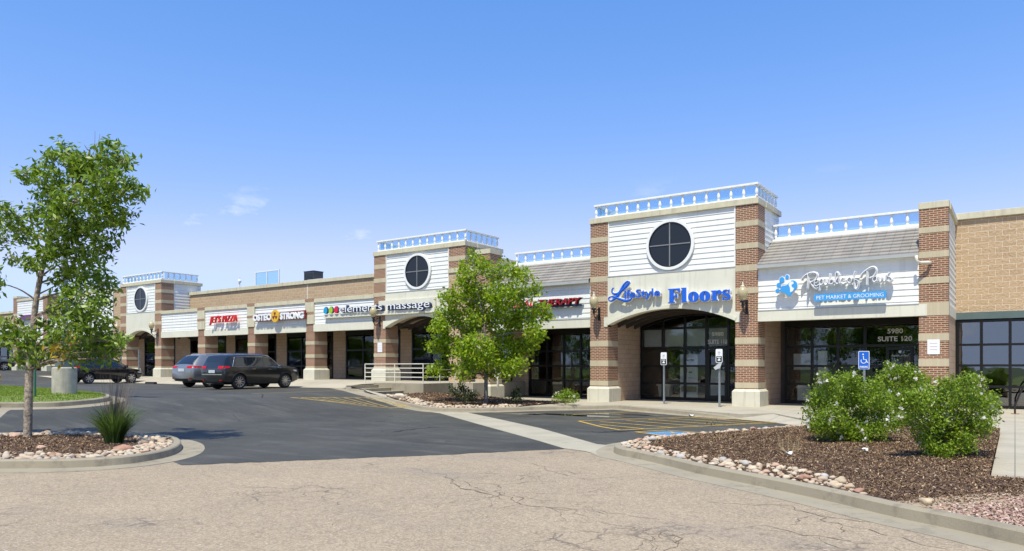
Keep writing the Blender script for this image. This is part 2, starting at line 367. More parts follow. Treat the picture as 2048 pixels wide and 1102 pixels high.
# ------------------------------------------------------------------ ground surfaces
def sheet(name, poly, m, dz, parent=None, kind='structure', step=.6, xr=(-27, -16)):
    bm = bmesh.new(); vs = [bm.verts.new((x, y, 0)) for x, y in poly]; f = bm.faces.new(vs)
    x = xr[0]
    while x < xr[1]:
        bmesh.ops.bisect_plane(bm, geom=bm.verts[:]+bm.edges[:]+bm.faces[:], plane_co=(x, 0, 0), plane_no=(1, 0, 0)); x += step
    for x in (-54, -56, -58, -60, -62, -64, -66): bmesh.ops.bisect_plane(bm, geom=bm.verts[:]+bm.edges[:]+bm.faces[:], plane_co=(x, 0, 0), plane_no=(1, 0, 0))
    bmesh.ops.triangulate(bm, faces=bm.faces[:])
    for v in bm.verts: v.co.z = zg(v.co.x)+dz
    bmesh.ops.recalc_face_normals(bm, faces=bm.faces[:])
    for fc in bm.faces:
        if fc.normal.z < 0: fc.normal_flip()
    me = bpy.data.meshes.new(name); bm.to_mesh(me); bm.free(); me.materials.append(m)
    o = bpy.data.objects.new(name, me); link(o, parent)
    if kind: o['kind'] = kind
    return o
sheet('ground', [(-900, -900), (900, -900), (900, 900), (-900, 900)], M('far_grass', (.07, .10, .035), .95, .3, .2), -.03)
sheet('road', [(-80, -7), (40, -7), (40, 16), (-13, 16), (-80, 16)], M_ROAD, 0)
sheet('lawn', [(-120, -45), (60, -45), (60, -10), (-120, -10)], M_LAWN, .01)
_j = random.Random(3)
lot = [G2(-60, 880), G2(0, 880), G2(300, 905)]+[G2(363+i*15.44, np.interp(363+i*15.44, [363, 520, 640, 903, 1135], [931, 924.5, 919.6, 909, 897.6])+_j.uniform(-.7, .7)) for i in range(51)]+[ G2(1230, 893),
       G2(1250, 896), G2(1320, 890), G2(1604, 864), (-4.0, 22.5), (-4, 26.5), (-95, 26.5), (-95, 5)]
sheet('parking_lot', lot, M_ASPH, .004)
_r = random.Random(12); CV = []; CF = []
def crack(P, w, br=2):
    pts = [Vector(P[0])]
    for a, b in zip(P[:-1], P[1:]):
        a, b = Vector(a), Vector(b); n = max(2, int((b-a).length/.09)); d = (b-a).normalized(); nn = Vector((-d.y, d.x)); off = 0
        for k in range(1, n+1):
            off = (off+_r.gauss(0, .045))*.88*(k < n); pts.append(a.lerp(b, k/n)+nn*off)
            if br and _r.random() < .09: ang = _r.choice((-1, 1))*_r.uniform(.5, 1.2); e = pts[-1]+Matrix.Rotation(ang, 2) @ d*_r.uniform(.3, 1.3); crack([pts[-1], e], w*.6, br-1)
    k0 = len(CV)
    for i, p in enumerate(pts):
        t = (pts[min(i+1, len(pts)-1)]-pts[max(i-1, 0)]).normalized(); nn = Vector((-t.y, t.x))*w*.27*_r.uniform(.1, 1.5)*(1-.7*abs(2*i/len(pts)-1))
        for q in (p-nn, p+nn): CV.append((q.x, q.y, zg(q.x)+.0035))
    CF.extend([(k0+2*i, k0+2*i+1, k0+2*i+3, k0+2*i+2) for i in range(len(pts)-1)])
for L0, w in (([(825, 935), (905, 960), (1000, 985), (1060, 1012), (1200, 1020), (1320, 1040)], .030), ([(905, 962), (960, 985), (1010, 1000)], .05), ([(930, 965), (1000, 970), (1040, 1008)], .03), ([(1010, 915), (1090, 938), (1170, 960), (1260, 952)], .02),
              ([(1420, 1005), (1560, 1010), (1640, 1040), (1760, 1068), (1900, 1100)], .035), ([(1400, 1060), (1530, 1050), (1640, 1072), (1800, 1100)], .022), ([(1300, 1060), (1350, 1085)], .02), ([(1150, 1040), (1290, 1060), (1400, 1098)], .014), ([(40, 985), (130, 990), (250, 978)], .02), ([(650, 1080), (700, 1040), (820, 1030)], .012), ([(1560, 1012), (1700, 1040), (1850, 1060)], .02)):
    crack([G2(*p) for p in L0], w)
_c = MB().add(CV, CF).build('road_crack', M('crack_tar', (.15, .11, .085), .95, .4, 8)); _c['kind'] = 'structure'
# ---- curbs
def curb(name, path, closed=False, h=.15, w=.15, gut=.42, m=M_CURB, hs=None, side=1):
    P = [Vector((p[0], p[1], 0)) for p in crom(path, 5)]; n = len(P); mb = MB(); vs = []
    prof0 = [(-gut-.002, -.02), (-gut, .008), (-.001, .013), (.015, h-.025), (.035, h-.006), (w, h), (w+.01, h-.12)]
    for i, p in enumerate(P):
        a = P[(i-1) % n if closed else max(i-1, 0)]; b = P[(i+1) % n if closed else min(i+1, n-1)]
        t = (b-a).normalized(); nrm = Vector((-t.y, t.x, 0))*side
        k = 1 if hs is None else np.interp(i/(n-1), hs[0], hs[1])
        for d, z in prof0:
            q = p+nrm*d; vs.append((q.x, q.y, zg(q.x)+(z if z < .02 and d < .01 else max(.012, z*k))))
    c = len(prof0); m_ = n if closed else n-1
    mb.add(vs, [(i*c+j, ((i+1) % n)*c+j, ((i+1) % n)*c+j+1, i*c+j+1) for i in range(m_) for j in range(c-1)])
    o = mb.build(name, m, smooth=False); o['kind'] = 'structure'
    off = [((p.x, p.y)) for p in P]
    return o, P
def inset(P, d, side=1, closed=False):
    out = []; n = len(P)
    for i, p in enumerate(P):
        a = P[(i-1) % n if closed else max(i-1, 0)]; b = P[(i+1) % n if closed else min(i+1, n-1)]
        t = (b-a).normalized(); out.append((p.x-t.y*d*side, p.y+t.x*d*side))
    return out
# right landscape island: path runs from its back edge round the tip and along the road (bed on the left-hand side reversed)
ri = [(-3.6, 21.2), G2(1604, 860), G2(1500, 868), G2(1400, 876), G2(1320, 883), G2(1262, 890), G2(1236, 897), G2(1227, 905), G2(1240, 912), G2(1275, 919), G2(1340, 934.5),
      G2(1402, 950), G2(1530, 976.5), G2(1660, 1005), G2(1792, 1037), G2(1924, 1065), G2(2047, 1094), G2(2200, 1130), G2(2500, 1200)]
_, RIP = curb('kerb', ri, side=1, hs=([0, .28, .36, 1], [.55, .6, 1, 1]))
bed = [(x, y) for x, y in inset(RIP, .14)]
bedpoly = bed+[(6, 3.2), (6, 11.1), (-.27, 11.1), (-.27, 19.6), (-2.0, 20.4)]
def inpoly(P, poly):
    x, y = P[:, 0], P[:, 1]; c = np.zeros(len(P), bool); n = len(poly)
    for i in range(n):
        (x1, y1), (x2, y2) = poly[i], poly[(i+1) % n]
        q = ((y1 > y) != (y2 > y)) & (x < (x2-x1)*(y-y1)/((y2-y1) or 1e-9)+x1); c ^= q
    return c
def pdist(P, line):
    d = np.full(len(P), 1e9)
    for (x1, y1), (x2, y2) in zip(line[:-1], line[1:]):
        a = np.array([x1, y1]); ab = np.array([x2-x1, y2-y1]); L2 = (ab**2).sum()+1e-12
        t = np.clip(((P[:, :2]-a)@ab)/L2, 0, 1); d = np.minimum(d, np.hypot(*(P[:, :2]-(a+t[:, None]*ab)).T))
    return d
def bedz(P, edge, base, mound=.14, reach=1.2):
    d = pdist(P, edge); zgv = np.array([zg(x) for x in P[:, 0]])
    return zgv+base+mound*np.clip(d/reach, 0, 1)**.7+.012*np.sin(P[:, 0]*7.1)*np.sin(P[:, 1]*6.3)
def bedmesh(name, poly, edge, m, base=.10, mound=.14, res=.16, reach=1.2, kind='structure', clipb=None):
    xs = [p[0] for p in poly]; ys = [p[1] for p in poly]
    bm = bmesh.new(); bm.faces.new([bm.verts.new((x, y, 0)) for x, y in poly]); bmesh.ops.triangulate(bm, faces=bm.faces[:])
    for ax, lo, hi in ((0, max(min(xs), -30), min(max(xs), 7)), (1, min(ys), max(ys))):
        q = lo+res
        while q < hi:
            co = [0, 0, 0]; co[ax] = q; no_ = [0, 0, 0]; no_[ax] = 1
            bmesh.ops.bisect_plane(bm, geom=bm.verts[:]+bm.edges[:]+bm.faces[:], plane_co=co, plane_no=no_); q += res
    P = np.array([v.co[:2] for v in bm.verts]); Z = bedz(P, edge, base, mound, reach)
    for v, z in zip(bm.verts, Z): v.co.z = z
    bmesh.ops.recalc_face_normals(bm, faces=bm.faces[:])
    me = bpy.data.meshes.new(name); bm.to_mesh(me); bm.free(); me.materials.append(m); me.shade_smooth()
    o = bpy.data.objects.new(name, me); link(o); o['kind'] = kind; return o
def scatter_pts(poly, n):
    xs = [p[0] for p in poly]; ys = [p[1] for p in poly]; out = np.zeros((0, 2))
    while len(out) < n:
        q = np.c_[rng.uniform(min(xs), max(xs), n*2), rng.uniform(min(ys), max(ys), n*2)]; out = np.r_[out, q[inpoly(q, poly)]]
    return out[:n]
def rotm(n, tilt):
    a = rng.uniform(0, 2*np.pi, n); b = rng.normal(0, tilt, n); c = rng.normal(0, tilt, n)
    ca_, sa_, cb, sb, cc, sc_ = np.cos(a), np.sin(a), np.cos(b), np.sin(b), np.cos(c), np.sin(c)
    X = np.c_[ca_*cb, sa_*cb, -sb]; Y = np.c_[-sa_*cc+ca_*sb*sc_, ca_*cc+sa_*sb*sc_, cb*sc_]; return X, Y
def chips(name, P, z, size, m, tilt=.45, asp=.35, label=None):
    n = len(P); X, Y = rotm(n, tilt); s = rng.uniform(.5, 1.3, n)*size; C = np.c_[P, z+.012]
    a = X*s[:, None]*.5; b = Y*(s*asp)[:, None]*.5
    V = np.stack([C-a-b, C+a-b*.6, C+a+b, C-a+b*.7], 1).reshape(-1, 3); F_ = np.arange(4*n).reshape(-1, 4)
    o = npmesh(name, V, F_, m); o['kind'] = 'stuff'; return o
ico = bmesh.new(); bmesh.ops.create_icosphere(ico, subdivisions=2, radius=1); IV = np.array([v.co[:] for v in ico.verts]); IF = np.array([[v.index for v in f.verts] for f in ico.faces]); ico.free()
def cobV(s, rngv=rng):
    ax = np.array([s*rngv.uniform(.8, 1.25), s*rngv.uniform(.65, 1.0), s*rngv.uniform(.45, .75)])
    k = rngv.normal(0, 1, (3, 3)); n = 1+.20*np.sin(IV@k[0]*1.8)+.14*np.sin(IV@k[1]*3)+.05*np.sin(IV@k[2]*7); return IV*n[:, None]*ax
def cobbles(name, P, z, smin, smax, m=M_COB):
    V = []; Fq = []; k = 0
    for p, zz in zip(P, z):
        s = rng.uniform(smin, smax)*(.6 if rng.random() < .4 else 1); q = cobV(s); a = rng.uniform(0, 6.28); c, s_ = math.cos(a), math.sin(a)
        V.append(np.c_[q[:, 0]*c-q[:, 1]*s_+p[0], q[:, 0]*s_+q[:, 1]*c+p[1], q[:, 2]+zz+s*.25]); Fq.append(IF+k); k += len(IV)
    o = npmesh(name, np.vstack(V), np.vstack(Fq), m, smooth=True); o['kind'] = 'stuff'; return o
bedmesh('mulch_bed', bedpoly, bed, M_MULCH, reach=1.5)
# boundary in the bed between mulch and the gravel corner (bottom right)
pts = scatter_pts(bedpoly, 150000); d = pdist(pts, bed)
gr = (pts[:, 1]-.64*pts[:, 0] < 9.62+.2*np.sin(pts[:, 0]*3.5)+rng.normal(0, .12, len(pts))) & (pts[:, 0] > -2.2)
vis = pts[:, 1] < 20.5
mul_ = pts[(~gr) & vis & (d > .12)]; chips('bark_mulch', mul_, bedz(mul_, bed, .10, reach=1.5), .035, M_CHIP)
gpts = scatter_pts([(-2.2, 5.5), (2.5, 4.0), (2.5, 12), (-2.2, 9)], 60000); gpts = gpts[inpoly(gpts, bedpoly)]
ggr = gpts[(gpts[:, 1]-.64*gpts[:, 0] < 9.45+.2*np.sin(gpts[:, 0]*2.5)+rng.normal(0, .2, len(gpts))) & (gpts[:, 0] > -1.1+rng.normal(0, .3, len(gpts)))]
soil = [(x, y) for x, y in bed if x > -1.6]
bedmesh('bare_soil', soil+[(5.9, 3.4), (5.9, 11), (1.9, 11), (-1.1, 9.15)], bed, M('dry_soil', (.36, .26, .17), .95, .2, 8, .4, 60), base=.108, reach=1.5)
chips('pink_gravel', ggr, bedz(ggr, bed, .10, reach=1.5)+.006, .026, M_GRAV, .5, .8)
# cobble border
c_all = scatter_pts(bedpoly, 16000); dd = pdist(c_all, bed)
wid = .50+.16*np.sin(c_all[:, 0]*1.7)+np.where(c_all[:, 0] < -6.6, .55, 0)
sel = c_all[(dd < wid) & (dd > .06) & (c_all[:, 0] < -1.45+.2*np.sin(c_all[:, 1]*3)) & (c_all[:, 1] < 21)]
def thin(P, r):
    keep = []; g = {}
    for p in P:
        c = (int(p[0]//r), int(p[1]//r))
        if any(np.hypot(*(p-q)) < r for i in (-1, 0, 1) for j in (-1, 0, 1) for q in g.get((c[0]+i, c[1]+j), [])): continue
        g.setdefault(c, []).append(p); keep.append(p)
    return np.array(keep)
sel = thin(sel, .07)
bigs = thin(sel[rng.permutation(len(sel))], .30)[:130]
cobbles('river_rock_border', sel, bedz(sel, bed, .10, reach=1.5), .03, .065)
RB = []
for k in range(6):
    me = bpy.data.meshes.new('river_cobble'); me.from_pydata([tuple(v) for v in cobV(1, np.random.default_rng(k+20))], [], [tuple(int(i) for i in f) for f in IF]); me.shade_smooth(); me.materials.append(COBS[k % 5]); RB.append(me)
def bigcob(P, z, label, group, s0=.05, s1=.088):
    for p, zz in zip(P, z):
        o = bpy.data.objects.new('river_cobble', random.choice(RB)); COL.objects.link(o); s = random.uniform(s0, s1)
        o.location = (p[0], p[1], zz+s*.35); o.scale = (s, s, s); o.rotation_euler = (0, random.uniform(-.3, .3), random.uniform(0, 6.28)); tag(o, label, 'rock', group)
bigcob(bigs, bedz(bigs, bed, .10, reach=1.5), 'larger rounded pinkish tan cobble in the rock border of the rose bed', 'larger cobbles along the rose bed kerb')
one = bpy.data.objects.new('river_cobble', RB[1]); COL.objects.link(one); one.scale = (.062, .062, .062)
one.location = G(1852, 996, .25); one.location.z = zg(-1)+.22; tag(one, 'lone smooth tan cobble on bare soil between mulch and pink gravel', 'rock')

# left island with the big tree
li = [(-24, .6), (-19.5, 1.5), G2(-420, 950), G2(-200, 946), G2(0, 939), G2(120, 938), G2(230, 932), G2(300, 923), G2(345, 912), G2(363, 900), G2(358, 889), G2(330, 882), G2(270, 878.5), G2(180, 876), G2(60, 877), G2(-60, 879), G2(-200, 884), G2(-420, 893)]
_, LIP = curb('kerb', li)
lbed = inset(LIP, .14); lpoly = [p for p in lbed]
bedmesh('mulch_bed', lpoly, lbed, M_MULCH, mound=.07)
p_ = scatter_pts([(-24, 3), (-11, 3), (-11, 10), (-24, 10)], 60000); p_ = p_[inpoly(p_, lpoly)]; d = pdist(p_, lbed)
q = p_[d > .3]; chips('bark_mulch', q, bedz(q, lbed, .10, .07), .042, M_CHIP)
q = p_[(d < .62) & (d > .05)]; q = thin(q, .08); cobbles('river_rock_border', q, bedz(q, lbed, .10, .07), .035, .075)
b2 = thin(q[rng.permutation(len(q))], .42)[:26]; bigcob(b2, bedz(b2, lbed, .10, .07), 'larger rounded cobble in the rock border around the left tree island', 'larger cobbles round the left island')
for (px, py, s, k, lab) in ((246, 899, .16, 3, 'large reddish brown boulder beside the ornamental grass'), (84, 897, .13, 0, 'round pinkish boulder sitting on mulch in front of the tree trunk'), (34, 872, .17, 0, 'big pale pink boulder behind and left of the tree trunk')):
    o = bpy.data.objects.new('boulder', RB[k]); COL.objects.link(o); o.location = G(px, py, .16); o.scale = (s, s, s); o.rotation_euler.z = px; tag(o, lab, 'rock')

# lawn island
la = [(-70, 8.2), G2(-250, 816), G2(0, 816), G2(60, 815.5), G2(120, 814), G2(180, 809), G2(214, 804), G2(222, 799), G2(210, 794.5), G2(170, 790), G2(120, 785), G2(60, 781), G2(0, 777.5), G2(-150, 772)]
_, LAP = curb('kerb', la)
labd = inset(LAP, .14)
bedmesh('lawn', labd, labd, M_LAWN, base=.12, mound=.10, res=.5)
g_ = scatter_pts([(-44, 5), (-20, 5), (-20, 21), (-44, 21)], 150000); g_ = g_[inpoly(g_, labd)]
def blades(name, P, z, h, w, m):
    n = len(P); a = rng.uniform(0, 6.28, n); hh = h*rng.uniform(.5, 1.3, n); lean = rng.normal(0, .4, (n, 2))*hh[:, None]
    C = np.c_[P, z]; s = np.c_[np.cos(a), np.sin(a), np.zeros(n)]*w*.5; T = C+np.c_[lean, hh]
    V = np.stack([C-s, C+s, T], 1).reshape(-1, 3); o = npmesh(name, V, np.arange(3*n).reshape(-1, 3), m); o['kind'] = 'stuff'; return o
blades('lawn_grass', g_, bedz(g_, labd, .12, .10), .055, .022, M_GRASSB)

# centre planter between stairs and pavement
cp = [G2(682, 776.5), G2(720, 785), G2(766, 797), G2(811, 811.5), G2(850, 820), G2(890, 823.5), G2(970, 823.4), G2(1096, 820), G2(1180, 819), G2(1236, 818), G2(1286, 822.5), G2(1378, 830), G2(1440, 835), G2(1475, 838)]
_, CPP = curb('kerb', cp, hs=([0, .1, .25, .8, .93, 1], [.1, .2, .9, 1, .5, .12]), gut=.5)
cpi = inset(CPP, .14)
iA = min(range(len(cpi)), key=lambda i: abs(cpi[i][0]+21.2)); iB = min(range(len(cpi)), key=lambda i: abs(cpi[i][0]+14.95))
pl = cpi[iA:iB]+[(-14.95, 26.05), (-20.2, 26.0), (-21.2, 24.0)]
pl_edge = cpi[iA:iB]
bedmesh('mulch_bed', pl, pl_edge, M_MULCH, base=.11, mound=.05, res=.3)
q = scatter_pts(pl, 9000); q = q[inpoly(q, pl)]; d = pdist(q, pl_edge)
chips('bark_mulch', q[d > .3], bedz(q[d > .3], pl_edge, .11, .05), .07, M_CHIP)
qq = thin(q[(d < .75) & (d > .04)], .13); cobbles('river_rock_border', qq, bedz(qq, pl_edge, .11, .05), .06, .10)
# pavement right
walk = cpi[iB:]+[(-6.3, 23.6), (-4.75, 21.2), (-2.0, 20.45), (-.27, 19.6), (-.27, 11.1), (9, 11.1), (9, 34), (-20.15, 34), (-20.15, 26.0), (-14.95, 26.05)]
def flat(name, poly, z, m, z2=None, kind='structure'):
    bm = bmesh.new(); f = bm.faces.new([bm.verts.new((x, y, z)) for x, y in poly]); bm.normal_update()
    if f.normal.z < 0: f.normal_flip()
    bmesh.ops.triangulate(bm, faces=bm.faces[:]); me = bpy.data.meshes.new(name); bm.to_mesh(me); bm.free(); me.materials.append(m)
    o = bpy.data.objects.new(name, me); link(o); o['kind'] = kind; return o
def slab(name, poly, zt, zb, m, kind='structure'):
    o = MB().prism(poly, zb, zt, 'z').build(name, m); o['kind'] = kind; return o
slab('pavement', walk, 0.0, -.25, M_WALK)
# ramp between pavement and lot in front of the wide pavement
rp = MB(); A = [Vector((*G2(1440, 835), -.14)), Vector((*G2(1552, 846), -.143)), Vector((*G2(1608, 853.5), -.143))]; B = [Vector((A[0].x+.1, A[0].y+.35, .0015)), Vector((-6.2, 23.85, .0015)), Vector((-4.5, 21.35, .0015))]
rp.add(A+B, [(0, 1, 4, 3), (1, 2, 5, 4)]); rp.build('pavement_ramp', M_WALK)['kind'] = 'structure'
# pavement left, upper level, with a long apron sloping to the lot
FL = .73
up = MB()
xs = [-95, -67, -60, -54, -40, -30, -27.2, -25.2, -24.2]
yf = {-95: 24.9, -67: 24.9, -54: 25.1, -60: 24.9, -40: 25.2, -30: 25.0, -27.2: 25.4, -25.2: 23.0, -24.2: 21.95}
vs = []
for x in xs:
    y0 = yf[x]; hi = .33 if x < -61 else 0; vs += [(x, y0-.9 if x < -27 else y0, zg(x)+.006 if x < -27 else (.52 if x < -25 else .62)), (x, max(y0+1.4, 25.6) if x < -27 else y0+.9, FL+hi if x < -27 else .68), (x, 34, FL+hi)]
up.add(vs, [(i*3+j, (i+1)*3+j, (i+1)*3+j+1, i*3+j+1) for i in range(len(xs)-1) for j in range(2)])
up.build('pavement', M_WALK)['kind'] = 'structure'
slab('pavement', [(-24.2, 23.62), (-21.2, 23.62), (-21.2, 25.6), (-20.2, 25.9), (-20.2, 34), (-24.2, 34)], FL-.002, -.2, M_WALK)
# stairs as one flight
st = empty('concrete_stairs', (-22.8, 22.8, .2), 'short flight of four wide concrete steps beside the cream railing', 'stairs')
xe = [-24.25, -23.9, -23.1, -22.35, -21.6]; zt = [.63, .63, .505, .385, .275]
mb = MB()
for i in range(4):
    mb2 = MB().box(xe[i]-.001*i, xe[i+1], 21.95, 23.6, -.1, zt[i+1]-.03*0)
    mb2.build('step', M_CONC, st, bevel=.012)
    MB().box(xe[i+1]-.28, xe[i+1]+.03, 21.93, 23.598, zt[i+1]+.001, zt[i+1]+.012).build('nosing', M_CURB, st)
# stair cheek / sloped curb in front of the steps
ck = MB(); lo = sorted([p for p in cpi if -27.6 < p[0] < -20.9]); vs = []
for x, y in lo:
    zs_ = np.interp(x, [-27.3, -25.2, -24.2, -23.9, -23.1, -22.35, -21.6, -21.2], [.41, .525, .615, .60, .50, .375, .265, .2]); vs += [(x, y+.02, min(zs_, zg(x)+.10)), (x, np.interp(x, [-27.3, -25.2, -24.2], [24.5, 23.04, 21.94]), zs_)]
ck.add(vs, [(2*i, 2*i+1, 2*i+3, 2*i+2) for i in range(len(lo)-1)])
ck.box(-21.6, -21.2, 21.0, 23.58, 0.0, .2)
ck.build('stair_apron', M_WALK)['kind'] = 'structure'
rw = MB().box(-24.2, -21.15, 23.6, 23.78, -.15, FL+.003).box(-21.33, -21.15, 23.781, 26.0, -.15, FL+.003)
o = rw.build('retaining_wall', M_CURB, bevel=.01); tag(o, 'low stained concrete retaining wall under the cream railing', 'wall')
# cross pan (concrete gutter)
pan = [G2(862, 824.8), G2(880, 827), G2(953.5, 848), G2(1079.5, 883), G2(1128, 897.6), G2(1170, 903), G2(1240, 922), G2(1238, 905), G2(1228, 892), G2(1193.8, 888.9), G2(1079.5, 856.6), G2(985, 836), G2(933, 825.2)]
sheet('gutter_pan', pan, M_CONC, .009)
# markings
def strip(pts, w, m, name, dz=.010, parent=None):
    V = []; Fs = []; k = 0
    for a, b in pts:
        a = Vector(a).to_3d(); b = Vector(b).to_3d(); t = (b-a); n = max(1, int(t.length/.5)); d = Vector((-t.y, t.x, 0)).normalized()*w*.5
        for i in range(n+1):
            p = a+t*i/n
            for s in (-1, 1): q_ = p+d*s; V.append((q_.x, q_.y, zg(q_.x)+dz))
        Fs += [(k+2*i, k+2*i+1, k+2*i+3, k+2*i+2) for i in range(n)]; k = len(V); dz += .0004
    o = MB().add(V, Fs).build(name, m, parent); o['kind'] = 'structure'; return o
def Z4(x, y): return G2(1200+x/4.655, 810+y/4.655)
L_ = [((0, 203), (190, 236)), ((190, 236), (1640, 166)), ((-190, 150), (960, 112)), ((-200, 152), (0, 203)), ((0, 185), (420, 225)), ((0, 158), (700, 214)), ((240, 148), (960, 203)), ((450, 138), (1190, 192)), ((640, 128), (1370, 180)), ((860, 120), (1500, 170)), ((960, 110), (1640, 166)), ((330, 255), (590, 290)), ((330, 255), (620, 240)), ((620, 240), (960, 265)), ((-250, 92), (430, 60))]
strip([(Z4(*a), Z4(*b)) for a, b in L_], .10, M_YEL, 'parking_marking')
def Z6(x, y): return G2(340+x/3.9375, 680+y/3.9375)
L2_ = [((950, 455), (1720, 537)), ((1720, 537), (1890, 532)), ((950, 455), (1640, 455))]+[((1030+i*85, 457), (1290+i*85 if i < 6 else 1880, 490+(i*8 if i < 6 else 45))) for i in range(9)]
strip([(Z6(*a), Z6(*b)) for a, b in L2_], .10, M_YELB, 'parking_marking')
strip([(Z6(645, 424), Z6(1340, 398))], .10, M_YEL, 'parking_marking')
strip([(Z6(380, 402), Z6(980, 378)), (Z6(130, 385), Z6(620, 368)), (G2(0, 755), G2(90, 752))], .10, M_YELB, 'parking_marking', dz=.012)
bp = [Z4(400, 257), Z4(640, 246), Z4(900, 262), Z4(860, 275), Z4(600, 289)]
sheet('painted_parking_symbol', bp, M_BLUP, .008)
strip([(Z4(520, 255), Z4(600, 262)), (Z4(600, 262), Z4(720, 258)), (Z4(660, 252), Z4(690, 268))], .07, M_YEL, 'painted_parking_symbol', dz=.011)
# puddles
def puddle(c, rx, ry, a):
    pts = []
    for k in range(28):
        t = 2*math.pi*k/28; r = 1+.25*math.sin(3*t+c[0])+.15*math.sin(7*t); x, y = rx*r*math.cos(t), ry*r*math.sin(t)
        pts.append((c[0]+x*math.cos(a)-y*math.sin(a), c[1]+x*math.sin(a)+y*math.cos(a)))
    o = sheet('puddle', pts, M_PUD, .0065); return o
puddle(G2(1165, 831.5), 2.0, .28, .02); puddle(G2(1245, 829), 1.3, .22, .02); puddle(G2(1035, 827.5), 1.1, .22, 0)

# ------------------------------------------------------------------ the building
BX = (-48, 28, 0)
B_ = empty('shopping_centre_building', (-25, 30, 0), 'long low shopping centre of banded brick, cream stucco and white siding with raised towers', 'building')
Y0 = 27.0; YG = 30.2
def siding(x0, x1, z0, z1, y, parent=B_, e=.205, name='siding'):
    mb = MB(); z = z1; 
    while z > z0+.02:
        zb = max(z0, z-e); mb.add([(x0, y, z), (x1, y, z), (x1, y-.022, zb), (x0, y-.022, zb), (x0, y, zb), (x1, y, zb)], [(0, 1, 2, 3), (3, 2, 5, 4)]); z = zb
    mb.box(x0+.01, x1-.01, y+.002, y+.12, z0, z1); return mb.build(name, M_WHITE, parent)
def sidingX(y0, y1, z0, z1, x, parent=B_, e=.205, name='siding', s=1):
    mb = MB(); z = z1
    while z > z0+.02:
        zb = max(z0, z-e); mb.add([(x, y0, z), (x, y1, z), (x+.022*s, y1, zb), (x+.022*s, y0, zb), (x, y0, zb), (x, y1, zb)], [(0, 1, 2, 3), (3, 2, 5, 4)]); z = zb
    mb.box(min(x-.002*s, x-.12*s), max(x-.002*s, x-.12*s), y0+.01, y1-.01, z0, z1); return mb.build(name, M_WHITE, parent)
def pier(x0, x1, fl, bands, ztop, y0=Y0, y1=27.9, base=True, bh=.55, zlow=None):
    o = MB().box(x0, x1, y0, y1, fl if zlow is None else zlow, ztop).build('pier', MB_BRICK, B_)
    for a, b in bands: MB().box(x0-.012, x1+.012, y0-.012, y1+.012, a, b).build('stone_band', MB_BAND, o)
    if base:
        z = fl+bh
        mb = MB().box(x0-.1, x1+.1, y0-.1, y1+.1, fl-.3, z).frus((x0-.1, x1+.1, y0-.1, y1+.1), (x0-.02, x1+.02, y0-.02, y1+.02), z, z+.09)
        mb.build('pier_base', M_BASE, o)
    return o
def beam(x0, x1, z0, z1, y=Y0-.03, y1=27.3, m=M_STUCCO, name='beam'): return MB().box(x0, x1, y, y1, z0, z1).build(name, m, B_)
LO_A = [(.68, .89), (1.49, 1.73), (2.32, 2.55)]; UP_A = [(4.2, 4.42), (5.03, 5.25), (5.87, 6.08), (6.70, 6.91)]
LO_L = [(1.37, 1.48), (1.97, 2.16), (2.71, 2.91)]; UP_L = [(4.36, 4.58), (5.12, 5.32), (5.85, 6.08), (6.57, 6.79)]
def baluster_mesh(h):
    k = h/.42; p = [(.055, 0), (.055, .04), (.03, .05), (.045, .08), (.062, .14), (.058, .20), (.035, .29), (.026, .34), (.04, .36), (.05, .38), (.05, .42)]
    mb = MB().lathe([(r, z*k) for r, z in p], (0, 0, 0), 10); me = bpy.data.meshes.new('baluster'); me.from_pydata(mb.v, [], mb.f); me.shade_smooth(); me.materials.append(M_RAILW); return me
BAL = baluster_mesh(.42)
def balustrade(segs, z, par=B_, sp=.47, screen=True):
    root = None
    for (ax, ay, bx, by) in segs:
        dx, dy = bx-ax, by-ay; Ln = math.hypot(dx, dy); hor = abs(dx) > abs(dy)
        def bar(z0, z1, w, e=0): 
            mb = MB()
            if hor: mb.box(min(ax, bx)-e, max(ax, bx)+e, ay-w, ay+w, z0, z1)
            else: mb.box(ax-w, ax+w, min(ay, by)+.071, max(ay, by)+e, z0, z1)
            return mb
        r = bar(z, z+.08, .07).build('balustrade', M_RAILW, par); bar(z+.50, z+.58, .085, .08).build('handrail', M_RAILW, r, bevel=.01)
        if screen:  # added blue sheet behind the balusters, darkening the sky seen between them
            mb = MB(); 
            if hor: mb.box(ax+.05, bx-.05, ay+.072, ay+.078, z+.081, z+.499)
            else: mb.box(ax-.078, ax-.072, min(ay, by)+.2, max(ay, by), z+.081, z+.499)
            mb.build('added_sky_sheet', M_SKYTINT, r)
        n = int(Ln/sp)
        for i in range(n+1):
            t = (i+.0)/n if hor else (i+1)/(n+1)
            o = bpy.data.objects.new('baluster', BAL); COL.objects.link(o); o.parent = r
            off = OFF[r.name]; o.location = Vector((ax+dx*t, ay+dy*t, z+.08))-off
def arc(x0, x1, zs, zc, n=20):
    hw = (x1-x0)/2; s = zc-zs; Rr = (hw*hw+s*s)/(2*s); cx = (x0+x1)/2; cz = zc-Rr
    a = math.asin(hw/Rr); return [(cx+Rr*math.sin(-a+2*a*i/n), cz+Rr*math.cos(-a+2*a*i/n)) for i in range(n+1)]
